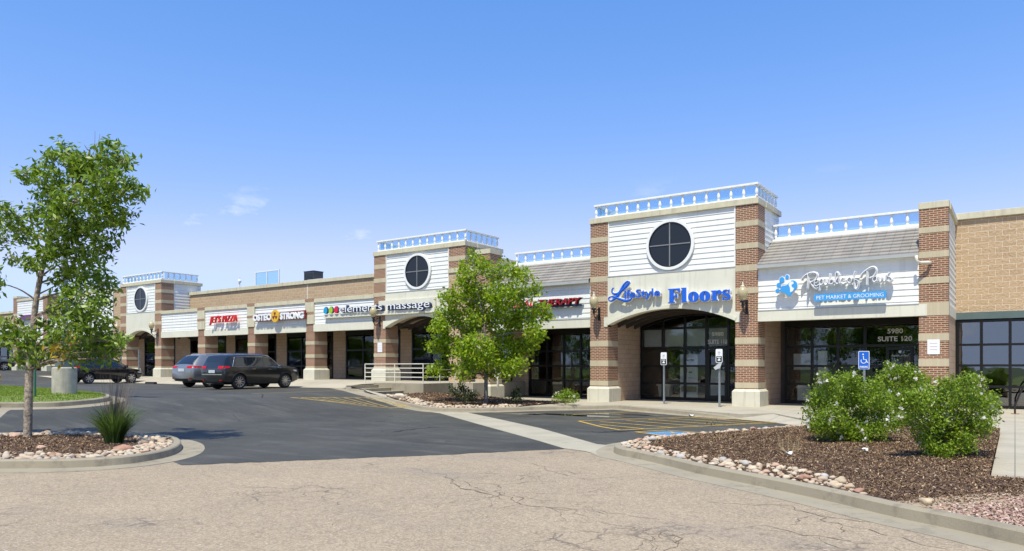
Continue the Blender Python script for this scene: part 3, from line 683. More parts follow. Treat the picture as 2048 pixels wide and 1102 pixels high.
def archpanel(x0, x1, z0, zs, zc, z1, xa0=None, xa1=None):
    A_ = arc(xa0 or x0, xa1 or x1, zs, zc); mb = MB()
    poly = [(x0, z1), (x1, z1), (x1, z0)]+([(xa1, z0)] if xa1 and xa1 < x1 else [])+list(reversed(A_))+([(xa0, z0)] if xa0 and xa0 > x0 else [])+[(x0, z0)]
    pp = []; [pp.append(p) for p in poly if not pp or (abs(p[0]-pp[-1][0])+abs(p[1]-pp[-1][1])) > 1e-4]
    o = mb.prism(pp, Y0-.03, Y0+.35).build('arch_panel', M_STUCCO, B_)
    tr = MB(); 
    for w0, w1 in ((.0, .13),):
        n = len(A_); vs = []
        for i, (x, z) in enumerate(A_):
            a = A_[max(i-1, 0)]; b = A_[min(i+1, n-1)]; t = Vector((b[0]-a[0], b[1]-a[1])).normalized(); nn = Vector((-t.y, t.x))
            for d, y in ((.0, Y0-.05), (.14, Y0-.05), (.14, Y0-.0299), (.0, Y0-.0299)): vs.append((x+nn.x*d, y, z+nn.y*d))
        tr.add(vs, [(i*4+j, (i+1)*4+j, (i+1)*4+(j+1) % 4, i*4+(j+1) % 4) for i in range(n-1) for j in range(4)])
    tr.build('arch_trim', M_STUCCO, o)
    # vaulted soffit behind the arch
    n = len(A_); vs = []
    for x, z in A_:
        vs += [(x, Y0+.36, z+.10), (x, YG-.1, z+.10)]
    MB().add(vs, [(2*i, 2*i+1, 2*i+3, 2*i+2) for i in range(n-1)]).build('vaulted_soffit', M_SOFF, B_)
    for yy in (27.9, 28.7, 29.5):
        mbb = MB(); vs = []
        for x, z in A_: vs += [(x, yy, z-.06), (x, yy+.14, z-.06), (x, yy+.14, z+.099), (x, yy, z+.099)]
        mbb.add(vs, [(i*4+j, (i+1)*4+j, (i+1)*4+(j+1) % 4, i*4+(j+1) % 4) for i in range(n-1) for j in range(4)]).build('ceiling_rib', M_SOFF, B_)
    for yy in (27.5, 28.3):
        k0, k1 = 2, 9
        vs = []
        for x, z in A_[k0:k1]: vs += [(x, yy, z+.06), (x, yy+.34, z+.06)]
        MB().add(vs, [(2*i, 2*i+1, 2*i+3, 2*i+2) for i in range(k1-k0-1)]).build('ceiling_panel', M_TANP, B_)
    return A_
def roundwin(cx, cz, r=.88, y=Y0+.02):
    fr = MB(); seg = 48; vs = []
    for k in range(seg):
        t = 2*math.pi*k/seg; c, s = math.cos(t), math.sin(t)
        for rr, yy in ((r, y-.02), (r+.01, y-.07), (r+.12, y-.07), (r+.13, y)): vs.append((cx+rr*c, yy, cz+rr*s))
    fr.add(vs, [(k*4+j, ((k+1) % seg)*4+j, ((k+1) % seg)*4+j+1, k*4+j+1) for k in range(seg) for j in range(3)])
    o = fr.build('round_window', M_TRIM, B_, smooth=False)
    MB().lathe([(r+.02, y-.022), (r+.02, y-.03)], (cx, 0, cz), 48, 'y').build('pane', M_ROUNDG, o)
    ring = MB(); vs = []
    for k in range(seg):
        t = 2*math.pi*k/seg; c, s = math.cos(t), math.sin(t)
        for rr, yy in ((r-.03, y-.031), (r-.03, y-.055), (r+.008, y-.055)): vs.append((cx+rr*c, yy, cz+rr*s))
    ring.add(vs, [(k*3+j, ((k+1) % seg)*3+j, ((k+1) % seg)*3+j+1, k*3+j+1) for k in range(seg) for j in range(2)]).build('pane_gasket', M_FRAME, o)
    MB().box(cx-.022, cx+.022, y-.056, y-.0305, cz-r+.03, cz+r-.03).box(cx-r+.03, cx-.0225, y-.055, y-.0305, cz-.02, cz+.02).box(cx+.0225, cx+r-.03, y-.055, y-.0305, cz-.02, cz+.02).build('muntin', M_MUNT, o)
def rg():
    m, t, b = newmat('dark_round_glass'); b.inputs['Base Color'].default_value = (.014, .018, .024, 1); b.inputs['Roughness'].default_value = .12; b.inputs['Specular IOR Level'].default_value = .4; return m
M_ROUNDG = rg()
def cap(x0, x1, y0, y1, z0, z1, name='parapet_cap'): return MB().box(x0, x1, y0, y1, z0, z1).build(name, M_CAP, B_, bevel=.008)
def tower(x0, x1, xl, xr, fl, zcap, zb, zs, zc, cx, cz, bandsLo, bandsUp, ybk=29.95, rp_=None, rightlow=True, z5=5.2, r=.88):
    """x0..xl left pier, xr..x1 right pier"""
    pier(x0, xl, fl, bandsLo+bandsUp, zcap); 
    pier(xr, x1, fl, bandsLo+bandsUp if rightlow else bandsUp, zcap, base=rightlow, zlow=None if rightlow else zs)
    siding(xl, xr, z5, zcap, Y0+.06); MB().box(xl, xl+.05, Y0, Y0+.1, z5, zcap).box(xr-.05, xr, Y0, Y0+.1, z5, zcap).build('corner_trim', M_TRIM, B_)
    roundwin(cx, cz, r)
    A_ = archpanel(xl, xr, zb, zs, zc, z5-.004)
    MB().box(xl, xr, Y0-.045, Y0+.1, z5-.003, z5+.035).build('drip_edge', M_GUT, B_)
    # beam stubs wrapping onto piers
    MB().box(xl-.18, xl-.001, Y0-.03, Y0-.013, zb, zb+.4).build('beam_return', M_STUCCO, B_)
    MB().box(xr+.001, xr+.18, Y0-.03, Y0-.013, zb, zb+.4).build('beam_return', M_STUCCO, B_)
    sidingX(27.91, ybk, zb+.42, zcap, x1-.03); sidingX(27.91, ybk, zb+.42, zcap, x0+.03, s=-1)
    MB().box(x0+.16, x1-.16, ybk-.1, ybk, 4, zcap).box(x0+.2, x1-.2, Y0+.4, ybk-.12, zcap-.12, zcap-.02).build('parapet_wall', M_WHITE, B_)
    c = cap(x0-.03, x1+.03, Y0-.05, 27.92, zcap, zcap+.22)
    cap(x1-.25, x1+.06, 27.921, ybk+.1, zcap, zcap+.21); cap(x0-.06, x0+.25, 27.921, ybk+.1, zcap, zcap+.21); cap(x0+.251, x1-.251, ybk-.15, ybk+.1, zcap, zcap+.21)
    zt_ = zcap+.215
    balustrade([(x0+.22, Y0+.12, x1-.08, Y0+.12), (x1-.08, Y0+.12, x1-.08, ybk-.25), (x0+.22, Y0+.12, x0+.22, ybk-.25)], zt_)
    return A_
AA = tower(-14.76, -7.77, -13.93, -8.6, 0, 7.5, 3.14, 3.2, 3.78, -11.2, 6.3, LO_A, UP_A)
MM = tower(-27.65, -21.53, -26.8, -22.55, FL, 7.26, 3.44, 3.5, 4.02, -24.6, 6.25, LO_L, UP_L, rightlow=False, z5=5.27, r=.78)
LL = tower(-53.76, -48.25, -52.9, -49.05, FL, 7.26, 3.44, 3.5, 4.02, -50.95, 6.25, LO_L, UP_L, z5=5.27, r=.78)
# right bay (pet shop)
def roofbay(x0, x1, zlo, zsid, zeave, xe0=None, xe1=None):
    siding(x0, x1, zlo, zeave, Y0+.03); beam(x0-.0 if xe0 is None else xe0, x1 if xe1 is None else xe1, 3.14, zlo-.003)
    MB().box(x0, x1, Y0-.045, Y0+.02, zlo-.002, zlo+.03).build('drip_edge', M_GUT, B_)
    mb = MB(); n = 8; y0, z0, y1, z1 = 26.88, zeave+.13, 29.0, 6.36
    for i in range(n):
        a, b = i/n, (i+1)/n; ya, yb = y0+(y1-y0)*a, y0+(y1-y0)*b; za, zb_ = z0+(z1-z0)*a, z0+(z1-z0)*b
        mb.add([(x0, ya-.03, za+.012), (x1, ya-.03, za+.012), (x1, ya-.03, za+.05), (x0, ya-.03, za+.05), (x0, yb, zb_+.015), (x1, yb, zb_+.015)], [(0, 1, 2, 3), (3, 2, 5, 4)])
    rf = mb.build('tiled_roof', M_TILE, B_)
    MB().prism([(26.80, zeave+.01), (26.80, zeave+.13), (26.88, zeave+.13), (26.90, zeave+.01)], x0, x1, 'x').build('gutter', M_GUT, rf)
    MB().box(x0, x1, 26.901, 27.06, zeave+.0, zeave+.02).build('eave_soffit', M_TRIM, rf)
    MB().box(x0, x1, 28.93, 29.2, 6.33, 6.43).build('ridge_cap', M_TRIM, rf)
    MB().box(x0, x1, 29.2, 29.5, 5, 6.38).build('parapet_wall', M_WHITE, B_)
    balustrade([(x0+.1, 29.06, x1-.05, 29.06)], 6.431)
roofbay(-7.77, -2.58, 3.52, 5.05, 5.06, -7.769, -2.35)
pier(-2.58, -1.75, 0, LO_A+[(3.14, 3.56), (4.18, 4.38), (5.02, 5.23), (5.83, 6.02)], 6.62, y1=27.35)
cap(-2.6, -1.73, Y0-.02, 27.36, 6.62, 6.83); cap(-2.1, -1.70, 27.361, 30.62, 6.60, 6.80)
sidingX(27.36, 30.6, 3.5, 6.6, -1.78); MB().box(-2.1, -1.74, 27.36, 30.6, 3.16, 3.5).build('beam', M_STUCCO, B_)
roofbay(-20.05, -14.76, 3.5, 5.0, 5.0)
pier(-20.9, -20.05, 0, LO_A+[(4.2, 4.42), (5.03, 5.25), (5.87, 6.08)], 6.75); cap(-20.93, -20.02, Y0-.03, 27.93, 6.75, 6.97)
cap(-20.3, -20.02, 27.931, 30.6, 6.45, 6.65); sidingX(27.93, 30.6, 3.5, 6.45, -20.08)
# block panel between the middle tower and that pier
MB().box(-22.54, -20.92, Y0-.02, 27.3, 3.44, 6.0).box(-22.54, -21.75, Y0-.02, 27.8, .0, 3.44).build('block_wall', M_SPLIT, B_)
cap(-22.56, -20.93, Y0-.07, 27.3, 6.0, 6.22)
# left bays
Lx = [(-48.25, -43.82), (-43.02, -38.5), (-37.78, -33.1), (-32.36, -27.65)]
for i, (a, b) in enumerate(Lx):
    siding(a, b, 3.86, 5.06, Y0+.03, e=.19); beam(a-.06 if i else a, b+.06 if i < 3 else b, 3.44, 3.857)
    cap(a, b, Y0-.05, 27.2, 5.06, 5.28)
for a, b in ((-43.82, -43.02), (-38.5, -37.78), (-33.1, -32.36)):
    pier(a, b, FL, LO_L, 3.44); MB().box(a+.07, b-.07, Y0-.01, 27.3, 3.44, 3.88).build('pier_neck', MB_BRICK, B_)
    o = MB().box(a, b, Y0-.06, 27.25, 3.88, 5.12).build('pilaster', M_CAP, B_)
    MB().box(a+.002, b-.002, Y0-.068, 27.2, 4.42, 4.56).build('brick_stripe', MB_BRICK, o); MB().box(a+.002, b-.002, Y0-.068, 27.24, 5.121, 5.30).build('brick_stripe', MB_BRICK, o)
# parapet wall behind left bays
MB().box(-48.2, -27.6, 29.1, 29.4, 4.5, 6.52).build('parapet_wall', M_SPLIT, B_); cap(-48.2, -27.6, 29.0, 29.5, 6.521, 6.74)
MB().box(-35.55, -35.47, 29.085, 29.11, 5.2, 6.52).build('downspout', M_CREAMP, B_)
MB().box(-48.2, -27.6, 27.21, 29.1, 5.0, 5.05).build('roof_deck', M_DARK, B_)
# far left part
MB().box(-54.85, -53.76, Y0+.05, 27.5, FL, 7.0).build('block_wall', M_SPLIT, B_); cap(-54.87, -53.8, Y0, 27.6, 7.0, 7.2)
siding(-62.0, -54.85, 4.3, 7.1, Y0+.02); cap(-62.0, -54.88, Y0-.05, 27.3, 7.1, 7.32); beam(-62.0, -54.85, 3.87, 4.297)
for a, b, ht in ((-62.8, -62.0, 7.3), (-66.4, -65.6, 7.3), (-72.2, -71.4, 7.4), (-79, -78.2, 5.1), (-86, -85.2, 5.1)):
    pier(a, b, FL+.25, LO_L[1:]+([(4.36, 4.58), (5.12, 5.32), (5.85, 6.08)] if ht > 6 else [(4.36, 4.58)]), ht); cap(a-.03, b+.03, Y0-.03, 27.93, ht, ht+.2)
siding(-65.6, -62.8, 3.9, 5.4, Y0+.02); siding(-71.4, -66.4, 3.9, 7.1, Y0+.02); siding(-78.2, -72.2, 3.9, 5.06, Y0+.02); siding(-85.2, -79, 3.9, 5.06, Y0+.02)
beam(-65.6, -62.8, 3.44, 3.897); beam(-71.4, -66.4, 3.44, 3.897); beam(-78.2, -72.2, 3.44, 3.897); beam(-85.2, -79, 3.44, 3.897)
cap(-71.4, -66.4, Y0-.05, 27.3, 7.1, 7.3); cap(-85.2, -79, Y0-.05, 27.3, 5.06, 5.28); cap(-78.2, -72.2, Y0-.05, 27.3, 5.06, 5.28)
MB().box(-90, -53.8, 29.1, 29.4, 4.5, 6.5).build('parapet_wall', M_SPLIT, B_); cap(-90, -53.8, 29.0, 29.5, 6.5, 6.72)
# soffits
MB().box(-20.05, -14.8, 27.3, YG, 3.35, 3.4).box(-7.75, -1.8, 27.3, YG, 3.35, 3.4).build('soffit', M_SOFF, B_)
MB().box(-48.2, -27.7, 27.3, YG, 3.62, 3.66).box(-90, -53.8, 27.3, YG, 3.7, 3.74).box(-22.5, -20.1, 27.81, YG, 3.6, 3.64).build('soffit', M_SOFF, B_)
# fin walls beside the towers
for a in ((-14.3, -13.945, 27.9, YG+.3, 0, 3.3), (-8.15, -7.785, 27.9, YG+.3, 0, 3.3), (-2.3, -1.765, 27.36, 30.6, 0, 3.155)): MB().box(*a).build('fin_wall', M_BLOCK, B_)
# ---- shop fronts
def shopfront(x0, x1, fl, ztop, vert, trans, arch=None, door=None, name='shop_window', glass=M_GLASS, y=YG):
    mb = MB(); w = .045
    def top(x):
        if not arch: return ztop
        return np.interp(x, [p[0] for p in arch], [p[1] for p in arch])+.05
    for x in [x0+w]+vert+[x1-w]: mb.box(x-w, x+w, y-.07, y+.07, fl, top(x)-.01)
    xs_ = [x0+w]+sorted(vert)+[x1-w]
    for z in [fl+.09]+trans:
        for a, b in zip(xs_[:-1], xs_[1:]): mb.box(a+w+.0005, b-w-.0005, y-.06, y+.06, z-w*(2 if z < fl+.1 else 1), z+w)
    if arch:
        P_ = [p for p in arch if x0 <= p[0] <= x1]
        P_ = [(x0, float(top(x0))-.05)]+P_+[(x1, float(top(x1))-.05)]; vs = []
        for x, z in P_: vs += [(x, y-.08, z-.09), (x, y+.08, z-.09), (x, y+.08, z+.10), (x, y-.08, z+.10)]
        n = len(P_); mb.add(vs, [(i*4+j, (i+1)*4+j, (i+1)*4+(j+1) % 4, i*4+(j+1) % 4) for i in range(n-1) for j in range(4)])
    else: mb.box(x0, x1, y-.08, y+.08, ztop, ztop+.30)
    o = mb.build(name, M_FRAME, B_)
    if arch: poly = [(x0, fl)]+P_+[(x1, fl)]
    else: poly = [(x0, fl), (x0, ztop), (x1, ztop), (x1, fl)]
    MB().prism(poly, y-.004, y+.004).build('pane', glass, o)
    if door:
        a, b, zt2 = door
        d = MB().box(a, a+.1, y-.1, y-.072, fl+.02, zt2).box(b-.1, b, y-.1, y-.072, fl+.02, zt2).box(a+.1, b-.1, y-.1, y-.072, zt2-.1, zt2).box(a+.1, b-.1, y-.1, y-.072, fl+.02, fl+.25)
        d = d.build('door', M_FRAME, o); MB().tube([(b-.06, y-.1, fl+.85), (b-.06, y-.16, fl+.9), (b-.06, y-.16, fl+1.25), (b-.06, y-.1, fl+1.3)], .014, 8).build('door_handle', M_CHROME, d)
    return o
M_TR = [2.27, 1.5, .78]
archG = [(x, z+.0) for x, z in AA]
shopfront(-13.9, -8.2, 0, 3.3, [-12.85, -11.83, -10.86, -9.9], [3.16, 2.27, 1.5, .74], arch=archG, door=(-10.8, -9.95, 2.2))
shopfront(-7.6, -2.4, 0, 3.05, [-6.58, -5.63, -4.68], M_TR, door=(-3.95, -3.05, 2.2))
shopfront(-19.98, -14.3, 0, 3.05, [-18.91, -17.96, -17.02, -15.7], [2.22, 1.5, .8])
LT = [FL+1.72, FL+.76]
for a, b in ((-49.93, -45.52), (-44.41, -39.97), (-38.84, -34.44), (-33.28, -28.8), (-27.88, -25.03), (-24.34, -21.01)):
    n = 3 if b-a > 3 else 2; shopfront(a, b, FL if a < -25 else .05, 3.36, [a+(b-a)*k/n for k in range(1, n)], LT, door=(b-1.35, b-.45, FL+2.2) if a in (-38.84, -33.28) else None)
for a, b in ((-61.5, -57.5), (-56.3, -52.0), (-70.5, -67.0), (-65, -62.8), (-77, -73.5), (-84, -80)): shopfront(a, b, FL, 3.36, [(a+b)/2], LT)
wl = MB()
edges = [-90, -84, -80, -77, -73.5, -70.5, -67, -65, -62.8, -61.5, -57.5, -56.3, -52.0, -49.93, -45.52, -44.41, -39.97, -38.84, -34.44, -33.28, -28.8, -27.88, -25.03, -24.34, -21.01, -19.98]
for a, b in list(zip(edges[0::2], edges[1::2])): MB().box(a, b, YG-.02, YG+.3, 0, 4.4).build('store_wall', M_BLOCK, B_)
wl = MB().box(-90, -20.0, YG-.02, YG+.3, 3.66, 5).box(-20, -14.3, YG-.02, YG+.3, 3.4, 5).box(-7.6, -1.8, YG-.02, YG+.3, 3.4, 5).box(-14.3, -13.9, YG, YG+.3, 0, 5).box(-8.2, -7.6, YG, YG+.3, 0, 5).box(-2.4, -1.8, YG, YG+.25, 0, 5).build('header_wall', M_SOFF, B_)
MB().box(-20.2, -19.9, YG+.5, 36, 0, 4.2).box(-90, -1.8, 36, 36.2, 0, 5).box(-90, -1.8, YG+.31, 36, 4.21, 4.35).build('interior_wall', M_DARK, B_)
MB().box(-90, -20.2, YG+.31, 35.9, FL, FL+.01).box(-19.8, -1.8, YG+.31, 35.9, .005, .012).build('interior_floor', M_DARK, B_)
# rear mass
MB().box(-90, -1.8, 36.3, 50, 0, 6.2).build('rear_block', M_SPLIT, B_)
# shop interiors
for (a, b) in ((-13.8, -12.9), (-12.8, -11.88), (-11.78, -10.9), (-10.8, -9.95)):
    mb = MB(); z = 2.36
    while z < 3.1: mb.add([(a, YG+.14, z), (b, YG+.14, z), (b, YG+.10, z+.036), (a, YG+.10, z+.036)], [(0, 1, 2, 3)]); z += .04
    mb.build('window_blind', M_BLIND, B_)
def obj1(name, mb, m, label, cat, group=None, **k):
    o = mb.build(name, m, **k); return tag(o, label, cat, group)
p1 = obj1('poster_board', MB().box(-12.25, -11.45, YG+.5, YG+.55, .05, 2.02), M_PAPER, 'tall white advertising board standing inside the flooring shop window', 'poster')
MB().box(-12.2, -11.5, YG+.49, YG+.499, .35, .6).build('picture_area', M_TANP, p1)
MB().box(-12.1, -11.6, YG+.49, YG+.499, 1.72, 1.80).box(-11.98, -11.93, YG+.49, YG+.499, 1.2, 1.42).box(-11.85, -11.70, YG+.49, YG+.499, 1.2, 1.25).build('printed_text', M_BLACK, p1)
obj1('leaning_board', MB().prism([(-10.98+0, .02), (-10.86, 1.35), (-10.3, 1.3), (-10.25, .02)], YG+.6, YG+.64), M_PAPER, 'pale board leaning beside the door inside the flooring shop', 'board')
obj1('display_bin', MB().frus((-13.2, -12.75, YG+.4, YG+.8), (-13.25, -12.7, YG+.35, YG+.85), .02, .62).box(-13.3, -12.65, YG+.3, YG+.9, .62, .7), M_CREAMP, 'cream bin with a wide lid inside the flooring shop window', 'bin')
p2 = obj1('hanging_banner', MB().box(-6.45, -6.1, YG+.4, YG+.42, .05, 2.1), M_PAPER, 'tall narrow white banner inside the pet shop window', 'banner')
obj1('paper_notice', MB().box(-7.4, -6.75, YG+.5, YG+.52, 1.35, 2.0), M_PAPER, 'square printed notice inside the pet shop glass by the tan wall', 'poster')
obj1('white_cabinet', MB().box(-7.3, -6.8, YG+.7, YG+1.1, .02, .75).box(-7.27, -6.83, YG+.69, YG+.699, .1, .4), M_PAPER, 'low white cabinet inside the pet shop behind the left pane', 'cabinet')

# ---- downspouts
ds = MB().tube([(-19.55, 26.72, 2.1), (-19.55, 26.72, .95)], .05, 8).build('downspout', M_CREAMP, B_)
MB().tube([(-19.3, 26.84, 1.45), (-19.3, 26.84, 1.2), (-19.42, 26.75, 1.1), (-19.42, 26.75, 0)], .055, 8).build('downspout', M_CREAMP, B_, smooth=True)
MB().tube([(-2.62, 26.68, 5.08), (-2.62, 26.68, 4.90), (-2.5, 26.75, 4.85), (-2.3, 26.85, 4.85), (-2.24, 27.0, 4.85)], .05, 8).build('downspout', M_CREAMP, B_, smooth=True)

# ------------------------------------------------------------------ neighbouring block building
B2 = empty('block_wall_building', (3, 33, 0), 'adjoining tan split-face block building with a tall black framed window wall', 'building')
MB().box(-1.9, 9, 30.605, 31, 3.42, 6.76).build('wall', M_SPLIT, B2)
MB().box(-1.745, 9, 30.5, 31.1, 6.761, 6.99).build('parapet_cap', M_CAP, B2, bevel=.01)
MB().box(-1.745, 9, 30.5, 30.9, 3.17, 3.415).build('metal_header', M_GREEN, B2)
mb = MB(); xs_ = [-1.70, -.98, -.14, .72, 1.58, 2.44, 3.3, 4.2, 5.1, 6.0, 7.0, 8.0, 8.95]
for x in xs_: mb.box(x-.045, x+.045, 30.55, 30.72, 0, 3.16)
for z in (.07, .77, 1.52, 2.26, 3.10):
    for a, b in zip(xs_[:-1], xs_[1:]): mb.box(a+.0455, b-.0455, 30.56, 30.7, z-.04, z+.04)
w_ = mb.build('window', M_MUNTD if 'M_MUNTD' in globals() else M_FRAME, B2)
MB().box(-1.7, 9, 30.62, 30.63, .1, 3.1).build('pane', glassmat('sky_reflecting_glass', (.2, .21, .21), 1, 2.6), w_)
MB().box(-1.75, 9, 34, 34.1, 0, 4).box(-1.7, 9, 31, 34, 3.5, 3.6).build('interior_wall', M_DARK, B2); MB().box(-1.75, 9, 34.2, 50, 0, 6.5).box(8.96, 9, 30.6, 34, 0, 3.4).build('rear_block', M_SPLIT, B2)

# ------------------------------------------------------------------ signs
def textmesh(txt, h, m, parent, x0, x1, z0, y, depth=.06, shear=0, offset=0, name='lettering', spacing=1, z1=None):
    cu = bpy.data.curves.new(name, 'FONT'); cu.body = txt; cu.size = 1; cu.extrude = .5; cu.shear = shear; cu.offset = offset; cu.space_character = spacing; cu.resolution_u = 3
    t = bpy.data.objects.new('tmp', cu); COL.objects.link(t); dg = bpy.context.evaluated_depsgraph_get(); dg.update()
    me = bpy.data.meshes.new_from_object(t.evaluated_get(dg)); bpy.data.objects.remove(t)
    co = np.array([v.co[:] for v in me.vertices]); lo, hi = co.min(0), co.max(0)
    sx = (x1-x0)/(hi[0]-lo[0]); base = 0.0; sz = h/.72
    o = bpy.data.objects.new(name, me); link(o, parent); off = OFF[o.name]
    for v, c in zip(me.vertices, co): v.co = (x0+(c[0]-lo[0])*sx-off.x, y-c[2]*depth-off.y-.0, z0+c[1]*sz-off.z)
    me.materials.clear(); me.materials.append(m)
    bm = bmesh.new(); bm.from_mesh(me); bmesh.ops.recalc_face_normals(bm, faces=bm.faces[:]); bm.to_mesh(me); bm.free()
    return o
def P_(name, c, r=.4, **k): return M(name, c, r, .03, **k)
M_RED = P_('red_acrylic', (.62, .012, .01)); M_BLUE = P_('blue_acrylic', (.012, .12, .62)); M_WACR = P_('white_acrylic', (.82, .82, .82)); M_SKYB = P_('light_blue_acrylic', (.05, .33, .70))
M_NAVY = P_('navy_return', (.02, .035, .09)); M_YACR = P_('yellow_acrylic', (.72, .42, .02)); M_DRED = P_('maroon_panel', (.20, .02, .02)); M_PURP = P_('purple_acrylic', (.16, .02, .16))
M_DGREEN = P_('green_acrylic', (.32, .55, .01)); M_MAG = P_('crimson_acrylic', (.65, .01, .05)); M_CYAN = P_('cyan_acrylic', (.01, .32, .60))
YS = 26.78
# flooring shop
S = empty('flooring_shop_sign', (-11.2, 26.9, 4.3), 'blue channel letter sign with script capital over the flooring shop arch', 'sign')
def Lx_(x, y): return (-13.78+(x-115)*.00296, 4.0+((425-.045*(x-1030))-y)*.00268)
Lp = [(195, 190, 16), (168, 230, 24), (185, 280, 30), (250, 285, 32), (330, 230, 38), (405, 155, 44), (430, 115, 30), (400, 102, 20), (345, 155, 30), (295, 255, 46), (230, 345, 44), (160, 395, 28), (118, 375, 22), (130, 337, 18), (190, 330, 24), (270, 362, 38), (370, 395, 42), (440, 385, 34), (478, 345, 10)]
cr = crom([(*Lx_(a, b), w*.00285) for a, b, w in Lp], 6)
MB().tube([(c[0], YS+.02, c[1]) for c in cr], [max(.01, c[2]*.5+.018) for c in cr], 10, flat=((0, 1, 0), .05)).build('letter_outline', M_WACR, S, smooth=True)
MB().tube([(c[0], YS-.01, c[1]) for c in cr], [max(.006, c[2]*.5) for c in cr], 10, flat=((0, 1, 0), .05)).build('script_letter', M_BLUE, S, smooth=True)
textmesh('ifeStyle', .33, M_WACR, S, -13.08, -11.50, 4.265, YS+.08, .14, offset=.034, name='letter_outline')
textmesh('ifeStyle', .33, M_BLUE, S, -13.06, -11.52, 4.27, YS-.01, .05, offset=.012)
def poly_letters(name, polys, m, parent, y0, y1, off=0):
    cu = bpy.data.curves.new('c', 'CURVE'); cu.dimensions = '2D'; cu.fill_mode = 'BOTH'; cu.extrude = (y1-y0)/2; cu.offset = off
    for p in polys:
        s = cu.splines.new('POLY'); s.points.add(len(p)-1); s.use_cyclic_u = True
        for q, (a, b) in zip(s.points, p): q.co = (a, b, 0, 1)
    t = bpy.data.objects.new('tmp', cu); COL.objects.link(t); dg = bpy.context.evaluated_depsgraph_get(); dg.update()
    me = bpy.data.meshes.new_from_object(t.evaluated_get(dg)); bpy.data.objects.remove(t)
    o = bpy.data.objects.new(name, me); link(o, parent); of = OFF[o.name]
    for v in me.vertices: x, z, yy = v.co; v.co = (x-of.x, (y0+y1)/2-yy-of.y, z-of.z)
    me.materials.clear(); me.materials.append(m)
    bm = bmesh.new(); bm.from_mesh(me); bmesh.ops.recalc_face_normals(bm, faces=bm.faces[:]); bm.to_mesh(me); bm.free(); return o
def ell(cx, cz, rx, rz, n=24, ph=0): return [(cx+rx*math.cos(2*math.pi*k/n+ph), cz+rz*math.sin(2*math.pi*k/n+ph)) for k in range(n)]
def fl_(x, z): return (-11.16+x, 3.97+z)
T = lambda P: [fl_(*p) for p in P]
FLO = {
 'F': [T([(0, 0), (.27, 0), (.27, .04), (.22, .05), (.22, .25), (.29, .26), (.34, .31), (.36, .31), (.36, .18), (.34, .18), (.29, .225), (.22, .23), (.22, .05), (.22, .5), (.32, .5), (.42, .44), (.46, .38), (.48, .38), (.47, .55), (0, .55), (0, .51), (.05, .5), (.05, .05), (0, .04)][:0] or [(0, 0), (.27, 0), (.27, .035), (.22, .045), (.22, .25), (.29, .24), (.34, .19), (.365, .19), (.365, .33), (.34, .33), (.29, .285), (.22, .28), (.22, .505), (.33, .50), (.41, .45), (.455, .38), (.48, .38), (.47, .55), (0, .55), (0, .515), (.05, .505), (.05, .045), (0, .035)])],
 'l': [T([(.53, 0), (.77, 0), (.77, .03), (.73, .04), (.73, .56), (.53, .56), (.53, .53), (.57, .52), (.57, .04), (.53, .03)])],
 'o': [T(ell(1.02, .19, .21, .20)), T(ell(1.02, .19, .035, .165))],
 'o2': [T(ell(1.47, .19, .21, .20)), T(ell(1.47, .19, .035, .165))],
 'r': [T([(1.72, 0), (1.98, 0), (1.98, .03), (1.93, .04), (1.93, .27), (1.97, .33), (2.01, .34), (1.98, .27), (2.03, .21), (2.11, .24), (2.12, .32), (2.06, .39), (1.98, .385), (1.93, .34), (1.93, .38), (1.72, .38), (1.72, .35), (1.77, .34), (1.77, .04), (1.72, .03)])],
 's': [T([(2.16, 0), (2.18, .0), (2.21, .03), (2.30, -.01), (2.40, .01), (2.46, .09), (2.44, .18), (2.36, .23), (2.25, .275), (2.22, .31), (2.26, .35), (2.33, .35), (2.40, .26), (2.42, .26), (2.42, .39), (2.40, .39), (2.37, .365), (2.30, .395), (2.20, .38), (2.14, .31), (2.16, .22), (2.24, .165), (2.34, .12), (2.37, .08), (2.34, .04), (2.28, .03), (2.21, .06), (2.18, .13), (2.16, .13)])]}
for k, v in FLO.items():
    poly_letters('letter', v, M_BLUE, S, YS-.06, YS)
    poly_letters('letter_outline', [v[0]], M_WACR, S, YS+.001, YS+.13, .022) if len(v) == 1 else poly_letters('letter_outline', [ell((v[0][0][0]+v[0][12][0])/2, fl_(0, .19)[1], .232, .222)], M_WACR, S, YS+.001, YS+.13)
